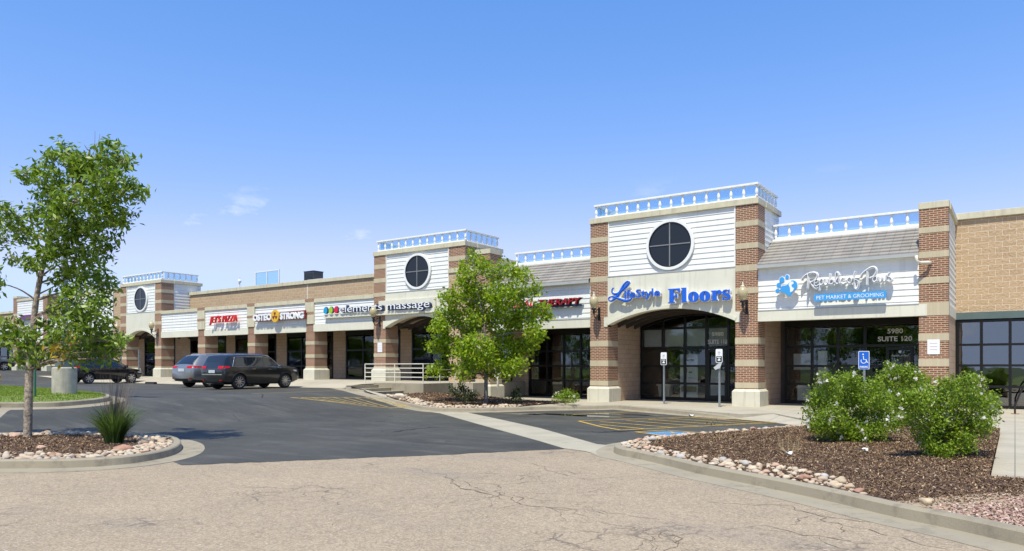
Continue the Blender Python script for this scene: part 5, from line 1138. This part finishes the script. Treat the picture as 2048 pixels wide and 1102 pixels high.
# roses
def bush(name, label, px_blobs, D, basepx, leaf, lmat, dens, cn, nfl, seedv, asp=.6, dd=.4, group=None, cat='shrub', rb=.010, dz=.2):
    random.seed(seedv); base = G(basepx[0], basepx[1], dz); root = empty(name, base, label, cat, group); mb = MB(); blobs = []
    for x, y, rp in px_blobs:
        d_ = random.uniform(-dd, dd); c0 = atD(x, y, D+d_); r = rp/F_PX*D; blobs.append((c0, (r, r, r*.9)))
        for k in range(1):
            s = base+Vector((random.uniform(-.12, .12), random.uniform(-.12, .12), -.05)); e = c0+Vector((random.gauss(0, .2), random.gauss(.3, .2), random.gauss(0, .2)))*r
            limb(mb, [s, s.lerp(e, .5)+Vector((0, 0, .08)), e], rb, .004, 5)
    mb.build('stems', M_TWIG, root, smooth=True)
    pts_, ends = crownpts(blobs, dens, shell=.25, clump=.045, cn=cn); pts_ = pts_[pts_[:, 2] > base.z+.02]
    V = leafV(pts_, leaf, asp, 0).reshape(-1, 3); npmesh('foliage', V, np.arange(len(V)).reshape(-1, 4), lmat, root)
    if nfl:
        fm = None
        for k in range(nfl):
            c0, r = random.choice(blobs); v = Vector((random.gauss(0, 1), random.gauss(-.9, .7), random.gauss(.7, .7))).normalized(); p = Vector(c0)+Vector((v.x*r[0], v.y*r[1], v.z*r[2]))*1.08
            if fm is None:
                V = leafV(np.zeros((9, 3)), .055, .9, -.6).reshape(-1, 3); fo = npmesh('flower', V, np.arange(len(V)).reshape(-1, 4), M_PETAL, root, off=np.zeros(3)); fm = fo
            else:
                fo = bpy.data.objects.new('flower', fm.data); COL.objects.link(fo); fo.parent = root
            fo.location = p-OFF[root.name]; s = random.uniform(.7, 1.2); fo.scale = (s, s, s); fo.rotation_euler = (random.uniform(-.6, .3), random.uniform(-.4, .4), random.uniform(0, 6))
    return root
bush('rose_bush', 'left of the big white flowering rose bushes in the mulch bed', [(1650, 790, 34), (1625, 820, 22), (1640, 850, 24), (1690, 775, 36), (1735, 790, 38), (1770, 815, 34), (1700, 820, 44), (1665, 835, 34), (1740, 840, 36), (1700, 860, 30), (1755, 860, 24), (1648, 752, 10), (1790, 845, 18), (1675, 875, 12), (1725, 878, 12), (1660, 765, 14), (1705, 752, 14), (1622, 848, 12), (1695, 876, 20), (1675, 865, 22), (1720, 868, 24), (1650, 862, 16)], 13.7, (1695, 880), .05, M_LEAFC, 2600, 6, 34, 11)
bush('rose_bush', 'right of the big white flowering rose bushes, nearest the pavement', [(1870, 800, 40), (1920, 790, 36), (1960, 805, 28), (1985, 820, 18), (1830, 800, 30), (1855, 840, 40), (1910, 840, 46), (1950, 855, 30), (1880, 875, 34), (1925, 880, 26), (1800, 800, 24), (1960, 765, 14), (1940, 760, 16), (1895, 768, 20), (1890, 905, 22), (1860, 890, 18), (1970, 845, 18), (1815, 835, 20), (1985, 795, 12), (1875, 905, 20), (1905, 915, 16), (1890, 880, 34), (1850, 870, 22), (1935, 895, 14)], 11.35, (1890, 914), .046, M_LEAFC, 3200, 6, 30, 12)
bush('rose_bush', 'rear rose bush behind and between the two larger ones', [(1790, 745, 20), (1820, 755, 26), (1770, 765, 24), (1845, 765, 20), (1800, 785, 30), (1840, 790, 28), (1765, 790, 22), (1780, 735, 12), (1815, 737, 10)], 16.8, (1805, 858), .055, M_LEAFC, 2000, 6, 16, 13)
bush('shrub', 'low dusty dark green shrub left of the maple trunk', [(915, 790, 12), (930, 783, 13), (945, 790, 12), (905, 782, 9), (935, 795, 12), (900, 770, 5), (922, 772, 9)], 27.6, (928, 806), .08, M_LEAFD, 900, 6, 0, 14, rb=.01, dz=.14)
bush('shrub', 'narrow dark shrub just right of the maple trunk', [(1030, 790, 10), (1035, 780, 8), (1028, 798, 9), (1040, 796, 8)], 27.8, (1033, 808), .08, M_LEAFD, 900, 6, 0, 15, rb=.01, dz=.14)
bush('rose_bush', 'small low white flowering rose bush at the foot of the flooring shop left pier', [(1120, 792, 10), (1135, 788, 12), (1150, 792, 10), (1132, 798, 11), (1145, 799, 9), (1110, 797, 7)], 27.6, (1133, 807), .08, M_LEAFC, 1000, 5, 9, 16, rb=.01, dz=.14)
bush('small_plant', 'spindly young plant among cobbles behind the mulch bed', [(1418, 848, 4), (1430, 846, 5), (1425, 855, 4), (1422, 862, 3)], 17.6, (1424, 876), .05, M_LEAFD, 1500, 3, 0, 17, rb=.006, cat='plant', dd=.05, dz=.2)
bush('small_plant', 'low sparse green plant in the mulch in front of the rose bushes', [(1705, 915, 6), (1718, 912, 7), (1712, 922, 7), (1722, 925, 5)], 12.4, (1713, 932), .045, M_LEAFD, 2200, 3, 0, 18, rb=.005, cat='plant', dd=.06)
dt = empty('dry_plant', G(1577, 908, .25), 'leafless straw coloured twiggy plant in the mulch', 'plant'); mb = MB(); s0 = G(1577, 908, .22)
for k in range(11):
    a_ = k*.57; e = s0+Vector((math.cos(a_)*.16, math.sin(a_)*.12, random.uniform(.2, .34))); limb(mb, [s0, s0.lerp(e, .5)+Vector((math.cos(a_)*.07, 0, -.02)), e], .005, .002, 4)
mb.build('stems', M('dry_straw', (.42, .33, .18), .9), dt)
# ornamental grass
og = empty('ornamental_grass', G(228, 888, .15), 'clump of ornamental grass with tall brown seed stalks in the left island', 'grass'); gb = G(228, 888, .14)
def reed(n, h0, h1, spread, w, m, name, lean=None, stiff=.3):
    V = []; Fq = []; k = 0
    for i in range(n):
        a_ = random.uniform(0, 6.28); r = random.uniform(0, .16); p = gb+Vector((r*math.cos(a_), r*math.sin(a_), 0)); h = random.uniform(h0, h1)
        out = random.uniform(.2, 1)*spread; dx, dy = math.cos(a_)*out*h, math.sin(a_)*out*h
        if lean: dx += lean[0]*h; dy += lean[1]*h
        sd = Vector((-math.sin(a_+.6), math.cos(a_+.6), 0))*w*.5
        for j in range(5):
            t = j/4; q_ = p+Vector((dx*t**1.7, dy*t**1.7, h*(t-stiff*out*t*t))); ww = (1-t*.85); V += [q_-sd*ww, q_+sd*ww]
        Fq += [(k+2*j, k+2*j+1, k+2*j+3, k+2*j+2) for j in range(4)]; k = len(V)
    npmesh(name, np.array([tuple(v) for v in V]), np.array(Fq), m, og)
random.seed(4)
reed(1200, .35, .95, .68, .017, M_TUFT, 'blades', stiff=.5); reed(150, .95, 1.42, .22, .013, M_PLUME, 'seed_stalks', lean=(.06, .06), stiff=.05)
def plume():
    V = []; Fq = []; 
    return
# ------------------------------------------------------------------ cars
def carpaint(name, col, metal=.35):
    m, t, b = newmat(name); b.inputs['Base Color'].default_value = (*col, 1); b.inputs['Metallic'].default_value = metal; b.inputs['Roughness'].default_value = .28; b.inputs['Coat Weight'].default_value = 1; b.inputs['Coat Roughness'].default_value = .03; return m
M_TAIL = M('tail_lamp_red', (.50, .004, .004), .3, .05, spec=.3); M_HEAD = M('headlamp', (.6, .6, .58), .1, .05); M_PLATE = M('number_plate', (.55, .58, .58), .5); M_ALLOY = M('alloy', (.55, .56, .57), .28, .03, metal=.9); M_BPL = M('black_plastic', (.02, .02, .021), .6); M_AMB = M('amber_lens', (.6, .2, .03), .3)
def car(name, label, loc, rz, paint, st_, win, wheel_x, wr=.36, Wd=1.9, rails=False, spokes=10, group='cars parked in front of the shops', chrome=True, tail=None, plate_x=None, lowblack=.32):
    """st_: stations (x, zbot, zbelt, ztop, wbelt, wtop)  x from rear to front"""
    root = bpy.data.objects.new(name, None); COL.objects.link(root); root.location = loc; root.rotation_euler.z = rz; OFF[root.name] = Vector((0, 0, 0)); tag(root, label, 'car', group)
    S_ = crom(st_, 4); ring = 22; V = []
    def sect(s):
        x, zb, zl, zt_, wb, wt = s; P = []
        lo = wb*.94
        key = [(0, zb), (lo*.75, zb), (lo, zb+.10), (wb, zb+(zl-zb)*.45), (wb*.985, zl-.06), (wb*.955, zl), (wt+.02 if zt_-zl > .15 else (wb*.955+wt)/2, zt_-.07 if zt_-zl > .15 else (zl+zt_)/2+.01), (wt*.90, zt_-.015), (wt*.5, zt_+.01), (0, zt_+.015)]
        return key
    K = len(sect(S_[0])); 
    for s in S_:
        k = sect(s); V += [(s[0], y, z) for y, z in k]+[(s[0], -y, z) for y, z in reversed(k[1:-1])]
    n = len(S_); rn = 2*K-2
    Fs = [(i*rn+j, i*rn+(j+1) % rn, (i+1)*rn+(j+1) % rn, (i+1)*rn+j) for i in range(n-1) for j in range(rn)]+[tuple(range(rn-1, -1, -1)), tuple((n-1)*rn+j for j in range(rn))]
    me = bpy.data.meshes.new('body'); me.from_pydata(V, [], Fs); bm = bmesh.new(); bm.from_mesh(me); bmesh.ops.recalc_face_normals(bm, faces=bm.faces[:])
    bv = BVHTree.FromBMesh(bm); bm.to_mesh(me); bm.free()
    body = bpy.data.objects.new('body', me); COL.objects.link(body); OFF[body.name] = Vector((0, 0, 0)); me.materials.append(paint); me.materials.append(M_BPL)
    cut = MB()
    for wx in wheel_x: cut.lathe([(wr+.055, -Wd), (wr+.055, -Wd/2+.30)], (wx, 0, wr), 28, 'y').lathe([(wr+.055, Wd/2-.30), (wr+.055, Wd)], (wx, 0, wr), 28, 'y')
    co_ = cut.build('cut', M_BPL); mod = body.modifiers.new('b', 'BOOLEAN'); mod.object = co_; mod.operation = 'DIFFERENCE'; mod.solver = 'EXACT'
    dg = bpy.context.evaluated_depsgraph_get(); dg.update(); nm = bpy.data.meshes.new_from_object(body.evaluated_get(dg)); body.modifiers.clear(); body.data = nm; bpy.data.objects.remove(co_)
    body.data.shade_smooth(); 
    body.data.set_sharp_from_angle(angle=R(32)) if hasattr(body.data, 'set_sharp_from_angle') else None
    body.parent = root
    def surf(x, z, side):  # side -1 = right
        h = bv.ray_cast(Vector((x, side*3, z)), Vector((0, -side, 0))); return h[0] if h[0] else Vector((x, side*Wd/2, z))
    # side windows: panels wrapped on the surface
    def patch(poly, nmn, m_, side, off=.006, parent=body, n=6):
        a_, b_, c_, d_ = [Vector(p) for p in poly]; vs = []
        for i in range(n+1):
            for j in range(n+1):
                p = a_.lerp(b_, i/n).lerp(d_.lerp(c_, i/n), j/n); q_ = surf(p.x, p.y, side); vs.append((q_.x, q_.y+side*off, q_.z))
        return MB().add(vs, [(i*(n+1)+j, (i+1)*(n+1)+j, (i+1)*(n+1)+j+1, i*(n+1)+j+1) for i in range(n) for j in range(n)]).build(nmn, m_, parent, smooth=True, local=True)
    for side in (-1, 1):
        for w in win['side']:
            patch(w, 'side_window', M_CARG2, side)
        if chrome:
            mb = MB(); pts = [surf(x, z, side)+Vector((0, side*.012, 0)) for x, z in win['trim']]; mb.tube(pts, .014, 6).build('window_trim', M_CHROME, body, local=True)
        for hx, hz in win['handles']:
            q_ = surf(hx, hz, side); MB().box(q_.x-.10, q_.x+.10, q_.y-.02, q_.y+.03 if side > 0 else q_.y-.03+.05, hz-.016, hz+.016).build('door_handle', M_CHROME if chrome else paint, body, local=True) if side > 0 else MB().box(q_.x-.10, q_.x+.10, q_.y-.03, q_.y+.02, hz-.016, hz+.016).build('door_handle', M_CHROME if chrome else paint, body, local=True)
        for sx in win['seams']:
            pts = [surf(sx+(.0), z, side)+Vector((0, side*.001, 0)) for z in np.linspace(win['sz'][0], win['sz'][1], 8)]; MB().tube(pts, .006, 4).build('door_seam', M_BLACK, body, local=True)
        pts = [surf(x, lowblack+.02, side)+Vector((0, side*.012, 0)) for x in np.linspace(wheel_x[0]+wr+.1, wheel_x[1]-wr-.1, 10)]; MB().tube(pts, .05, 6, flat=((0, 0, 1), .07)).build('sill_trim', M_BPL, body, local=True)
        mx_, mz = win['mirror']; q_ = surf(mx_, mz, side); mr = MB(); mr.frus((q_.x-.06, q_.x+.10, *sorted((q_.y, q_.y+side*.22))), (q_.x-.05, q_.x+.08, *sorted((q_.y+side*.03, q_.y+side*.22))), mz-.02, mz+.15)
        mr.build('wing_mirror', M_CHROME if chrome else paint, body, local=True, bevel=.03)
        # arch trims
        for wx in wheel_x:
            pts = []
            for t in range(-10, 191, 10):
                x, z = wx+(wr+.06)*math.cos(R(t)), wr+(wr+.06)*math.sin(R(t))
                if z > lowblack-.05: h = surf(x+.0, max(z, .25)+.0, side); pts.append(Vector((x, h.y+side*.003, z)))
            if len(pts) > 3: MB().tube(pts, .022, 6).build('arch_trim', win.get('archm', M_BPL), body, local=True)
    # end glass (rear window, windscreen) on the top surface
    def topz(x, y): h = bv.ray_cast(Vector((x, y, 4)), Vector((0, 0, -1))); return h[0].z if h[0] else 1
    def endglass(x0, x1, w0, w1, nmn, n=8, off=.008):
        vs = []
        for i in range(n+1):
            x = x0+(x1-x0)*i/n; w = w0+(w1-w0)*i/n
            for j in range(n+1): y = -w+2*w*j/n; vs.append((x, y, topz(x, y)+off))
        MB().add(vs, [(i*(n+1)+j, (i+1)*(n+1)+j, (i+1)*(n+1)+j+1, i*(n+1)+j+1) for i in range(n) for j in range(n)]).build(nmn, M_CARG2, body, smooth=True, local=True)
    endglass(*win['rear'], 'rear_window'); endglass(*win['front'], 'windscreen')
    def backx(y, z): h = bv.ray_cast(Vector((-4, y, z)), Vector((1, 0, 0))); return h[0].x if h[0] else st_[0][0]
    def frontx(y, z): h = bv.ray_cast(Vector((4, y, z)), Vector((-1, 0, 0))); return h[0].x if h[0] else st_[-1][0]
    def epatch(y0, y1, z0, z1, nmn, m_, fn, off, n=5):
        vs = []
        for i in range(n+1):
            for j in range(n+1): y = y0+(y1-y0)*i/n; z = z0+(z1-z0)*j/n; vs.append((fn(y, z)+off, y, z))
        return MB().add(vs, [(i*(n+1)+j, (i+1)*(n+1)+j, (i+1)*(n+1)+j+1, i*(n+1)+j+1) for i in range(n) for j in range(n)]).build(nmn, m_, body, smooth=True, local=True)
    tz0, tz1, ty0, tx = tail
    for side in (-1, 1):
        epatch(side*ty0, side*(Wd/2-.055), tz0, tz1, 'tail_lamp', M_TAIL, backx, -.014)
        patch([(tx[0], tz0+.02), (tx[1], tz0+.05), (tx[1], tz1-.01), (tx[0], tz1)], 'tail_lamp', M_TAIL, side, .010)
        epatch(side*.45, side*(Wd/2-.12), win['hz'][0], win['hz'][1], 'headlamp', M_HEAD, frontx, .012)
        hx0 = st_[-1][0]; patch([(hx0-.42, win['hz'][0]+.06), (hx0-.20, win['hz'][0]+.02), (hx0-.20, win['hz'][1]), (hx0-.45, win['hz'][1])], 'headlamp', M_HEAD, side, .010)
        epatch(side*.62, side*.82, .45, .50, 'reflector', M_TAIL, backx, -.02)
    epatch(-.25, .25, win['pz'], win['pz']+.15, 'number_plate', M_PLATE, backx, -.02)
    epatch(-Wd/2+.14, Wd/2-.14, .32, .46, 'bumper_trim', M_BPL, backx, -.012); epatch(-.55, .55, win['hz'][0]-.12, win['hz'][1], 'grille', M_BPL, frontx, .008)
    epatch(-Wd/2+.18, Wd/2-.18, win['pz']-.10, win['pz']-.06, 'chrome_strip', M_CHROME, backx, -.016) if chrome else None
    if rails:
        for side in (-1, 1):
            y = side*(st_[4][5]-.1); x0, x1 = rails; pts = [(x0, y, topz(x0, y)), (x0+.15, y, topz(x0, y)+.05), (x1-.15, y, topz(x1-.15, y)+.05), (x1, y, topz(x1, y))]; MB().tube(pts, .018, 6).build('roof_rail', M_GUT if not chrome else M_CHROME, body, local=True)
    # underbody block closes the arches
    MB().box(wheel_x[0]-.5, wheel_x[1]+.5, -Wd/2+.34, Wd/2-.34, .24, .62).build('underbody', M_BPL, body, local=True)
    # wheels
    proto = None
    for wx in wheel_x:
        for side in (-1, 1):
            if proto is None:
                proto = MB().lathe([(wr*.66, -.11), (wr*.9, -.115), (wr*.985, -.09), (wr, -.05), (wr, .05), (wr*.985, .09), (wr*.9, .115), (wr*.66, .11)], (0, 0, 0), 32, 'y', cap=False).build('wheel', M_RUBBER, root, smooth=True, local=True)
                rm = MB().lathe([(wr*.67, -.108), (wr*.70, -.119), (wr*.66, -.119), (wr*.63, -.10), (wr*.62, -.02), (.001, -.02)], (0, 0, 0), 32, 'y', cap=False).build('rim', M_ALLOYD, proto, smooth=True, local=True)
                sp = MB()
                for k in range(spokes):
                    t = 2*math.pi*k/spokes; c_, s_ = math.cos(t), math.sin(t); d1 = Vector((-s_, 0, c_))*(.022 if spokes > 8 else .034); 
                    p0 = Vector((c_*.04, -.10, s_*.04)); p1 = Vector((c_*wr*.66, -.112, s_*wr*.66)); w0 = d1; w1 = d1*.85
                    sp.add([p0-w0, p0+w0, p1+w1, p1-w1, p0-w0+Vector((0, .05, 0)), p0+w0+Vector((0, .05, 0)), p1+w1+Vector((0, .05, 0)), p1-w1+Vector((0, .05, 0))], [(0, 1, 2, 3), (0, 3, 7, 4), (1, 5, 6, 2), (0, 4, 5, 1)])
                sp.lathe([(.055, -.06), (.055, -.112), (.03, -.118)], (0, 0, 0), 14, 'y')
                ring_ = [(wr*.64, -.117), (wr*.705, -.1195), (wr*.70, -.10)]; sp.lathe([(wr*.64, -.10), (wr*.645, -.1185), (wr*.70, -.1195), (wr*.705, -.10)], (0, 0, 0), 32, 'y') if False else None
                sp.build('spokes', M_ALLOY, rm, local=True); w_o = proto
                # bright lip
                vs = []; 
                for k in range(32):
                    t = 2*math.pi*k/32
                    for r_, y_ in ((wr*.64, -.112), (wr*.70, -.122)): vs.append((r_*math.cos(t), y_, r_*math.sin(t)))
                MB().add(vs, [(2*k, 2*((k+1) % 32), 2*((k+1) % 32)+1, 2*k+1) for k in range(32)]).build('rim_lip', M_ALLOY, rm, local=True)
                w_o.location = (wx, side*(Wd/2-.135), wr); w_o.rotation_euler.z = 0 if side < 0 else math.pi
            else:
                w_o = clone(proto, root, (wx, side*(Wd/2-.135), wr)); w_o.rotation_euler.z = 0 if side < 0 else math.pi
    return root
M_ALLOYD = M('dark_rim', (.05, .05, .052), .5, .05, metal=.5)
M_CARG2 = newmat('tinted_car_glass')[0]; b_ = M_CARG2.node_tree.nodes['Principled BSDF']; b_.inputs['Base Color'].default_value = (.012, .015, .018, 1); b_.inputs['Roughness'].default_value = .03; b_.inputs['Specular IOR Level'].default_value = .9
suv = [(-2.40, .42, 1.00, 1.06, .86, .80), (-2.35, .34, 1.10, 1.20, .92, .82), (-2.24, .30, 1.14, 1.48, .95, .77), (-2.04, .28, 1.16, 1.73, .96, .73), (-1.3, .27, 1.16, 1.79, .97, .73), (-.3, .27, 1.15, 1.80, .97, .73), (.45, .27, 1.14, 1.77, .97, .71), (.86, .27, 1.14, 1.58, .965, .71), (1.22, .27, 1.13, 1.27, .965, .80), (1.7, .28, 1.11, 1.20, .955, .84), (2.15, .30, 1.07, 1.15, .94, .84), (2.37, .34, 1.00, 1.07, .90, .80), (2.45, .40, .84, .90, .84, .74)]
suvwin = dict(side=[[(-1.80, 1.20), (-1.02, 1.19), (-1.02, 1.63), (-1.60, 1.63)], [(-.95, 1.19), (-.02, 1.18), (-.02, 1.65), (-.95, 1.64)], [(.05, 1.17), (1.08, 1.17), (.66, 1.58), (.05, 1.64)]],
  trim=[(-1.88, 1.17), (-.98, 1.16), (0, 1.15), (1.10, 1.14), (.85, 1.42), (.66, 1.60), (.05, 1.67), (-.98, 1.67), (-1.66, 1.65), (-1.88, 1.17)], handles=[(-.62, 1.04), (.42, 1.02)], seams=[-.98, .02, 1.0], sz=(.45, 1.1), mirror=(.88, 1.10), rear=(-2.29, -2.02, .74, .62), front=(.62, 1.18, .62, .78), hz=(.86, .99), pz=.84)
SUVZ = zg(-31)+.004
bsuv = car('parked_suv', 'black boxy SUV parked nose in, nearest the railing', (-30.7, 21.74, SUVZ), R(93), carpaint('dark_metallic', (.010, .013, .014), .2), suv, suvwin, (-1.47, 1.47), .395, 1.94, rails=(-1.6, .2), tail=(1.06, 1.19, .48, (-2.31, -2.04)))
bsuv.scale = (.92, .92, .92)
cro = [(-2.42, .42, .92, .98, .80, .74), (-2.34, .34, 1.0, 1.10, .90, .78), (-2.10, .30, 1.10, 1.38, .94, .70), (-1.75, .28, 1.14, 1.64, .955, .66), (-1.1, .27, 1.13, 1.72, .96, .68), (-.2, .27, 1.10, 1.72, .96, .68), (.45, .27, 1.08, 1.64, .96, .66), (.85, .27, 1.07, 1.42, .955, .66), (1.3, .27, 1.04, 1.13, .95, .74), (1.8, .28, .97, 1.03, .93, .74), (2.2, .30, .87, .92, .88, .68), (2.42, .38, .72, .78, .76, .6)]
crowin = dict(side=[[(-1.55, 1.20), (-1.02, 1.17), (-1.02, 1.52), (-1.35, 1.50)], [(-.95, 1.16), (-.02, 1.14), (-.02, 1.56), (-.95, 1.56)], [(.05, 1.14), (1.1, 1.12), (.60, 1.46), (.05, 1.56)]],
  trim=[(-1.60, 1.18), (-.98, 1.14), (0, 1.12), (1.1, 1.10)], handles=[(-.62, 1.03), (.42, 1.01)], seams=[-.98, .02, 1.05], sz=(.45, 1.08), mirror=(.95, 1.09), rear=(-2.28, -1.82, .70, .58), front=(.62, 1.22, .60, .72), hz=(.72, .84), pz=.82)
car('parked_suv', 'silver grey crossover parked just left of the black SUV', (-34.85, 22.9, zg(-35)+.004), R(93), carpaint('silver_grey_metallic', (.25, .25, .245), .5), cro, crowin, (-1.42, 1.45), .365, 1.92, rails=(-1.5, .2), chrome=False, tail=(1.0, 1.11, .42, (-2.30, -1.95)), spokes=7)
hat = [(-2.20, .42, .85, .92, .78, .72), (-2.12, .34, .96, 1.05, .86, .76), (-1.90, .30, 1.03, 1.28, .90, .68), (-1.5, .27, 1.06, 1.52, .91, .62), (-.9, .26, 1.05, 1.62, .915, .63), (-.2, .26, 1.02, 1.63, .915, .63), (.4, .26, .99, 1.55, .915, .61), (.9, .26, .96, 1.30, .91, .62), (1.35, .26, .92, 1.03, .90, .68), (1.8, .28, .84, .90, .87, .66), (2.08, .32, .72, .77, .80, .58), (2.2, .40, .60, .64, .68, .5)]
hatwin = dict(side=[[(-1.5, 1.12), (-1.0, 1.09), (-1.0, 1.42), (-1.25, 1.40)], [(-.93, 1.08), (-.05, 1.05), (-.05, 1.48), (-.93, 1.46)], [(.02, 1.05), (1.1, 1.02), (.55, 1.38), (.02, 1.48)]],
  trim=[(-1.5, 1.1), (0, 1.04), (1.1, 1.0)], handles=[(-.62, .95), (.42, .92)], seams=[-.96, -.01, 1.0], sz=(.42, 1.0), mirror=(.95, 1.0), rear=(-2.02, -1.62, .66, .54), front=(.62, 1.28, .56, .66), hz=(.62, .74), pz=.62)
HC = carpaint('black_car_paint', (.010, .009, .012), .3)
car('parked_hatchback', 'glossy black hatchback parked behind the concrete lamp footing', (-47.4, 22.7, zg(-50)+.004), R(93), HC, hat, hatwin, (-1.3, 1.35), .34, 1.84, chrome=False, tail=(.95, 1.12, .52, (-2.10, -1.85)), spokes=7)
car('parked_hatchback', 'dark grey car at the far left edge, only its nose and front wheel in view', (-67.6, 23.0, zg(-67)+.004), R(85), carpaint('grey_car_paint', (.10, .12, .14), .6), hat, hatwin, (-1.3, 1.35), .34, 1.84, chrome=False, tail=(.95, 1.12, .52, (-2.10, -1.85)), spokes=7)

# ------------------------------------------------------------------ trees across the road behind the viewer (they show in the shop glass)
random.seed(21)
bt_blobs = [(Vector((random.gauss(0, 1.5), random.gauss(0, 1.5), random.uniform(2.4, 6.5))), 1.2) for _ in range(16)]
rt = empty('street_tree', (-12, -26, -.15), 'broad leafy tree on the lawn across the road, mirrored in the shop glass', 'tree', 'trees across the road')
mb = MB(); limb(mb, [(-12, -26, -.2), (-12, -26, 2), (-12.1, -26, 5)], .2, .05)
mb.build('trunk', M_BARK, rt); pts_, _ = crownpts([(Vector((-12, -26, 0))+c, (r, r, r)) for c, r in bt_blobs], 30, clump=.25, cn=5); V = leafV(pts_, .32, .8).reshape(-1, 3); npmesh('crown', V, np.arange(len(V)).reshape(-1, 4), M_LEAFA, rt)
for i in range(44):
    xq = -215+i*5.4
    if -8 < xq < 11: continue
    c = clone(rt); c.location = (xq+random.uniform(-2, 2), -30+random.uniform(-5, 4), -.15); c.rotation_euler.z = random.uniform(0, 6); s = random.uniform(.8, 1.3); c.scale = (s, s, s)
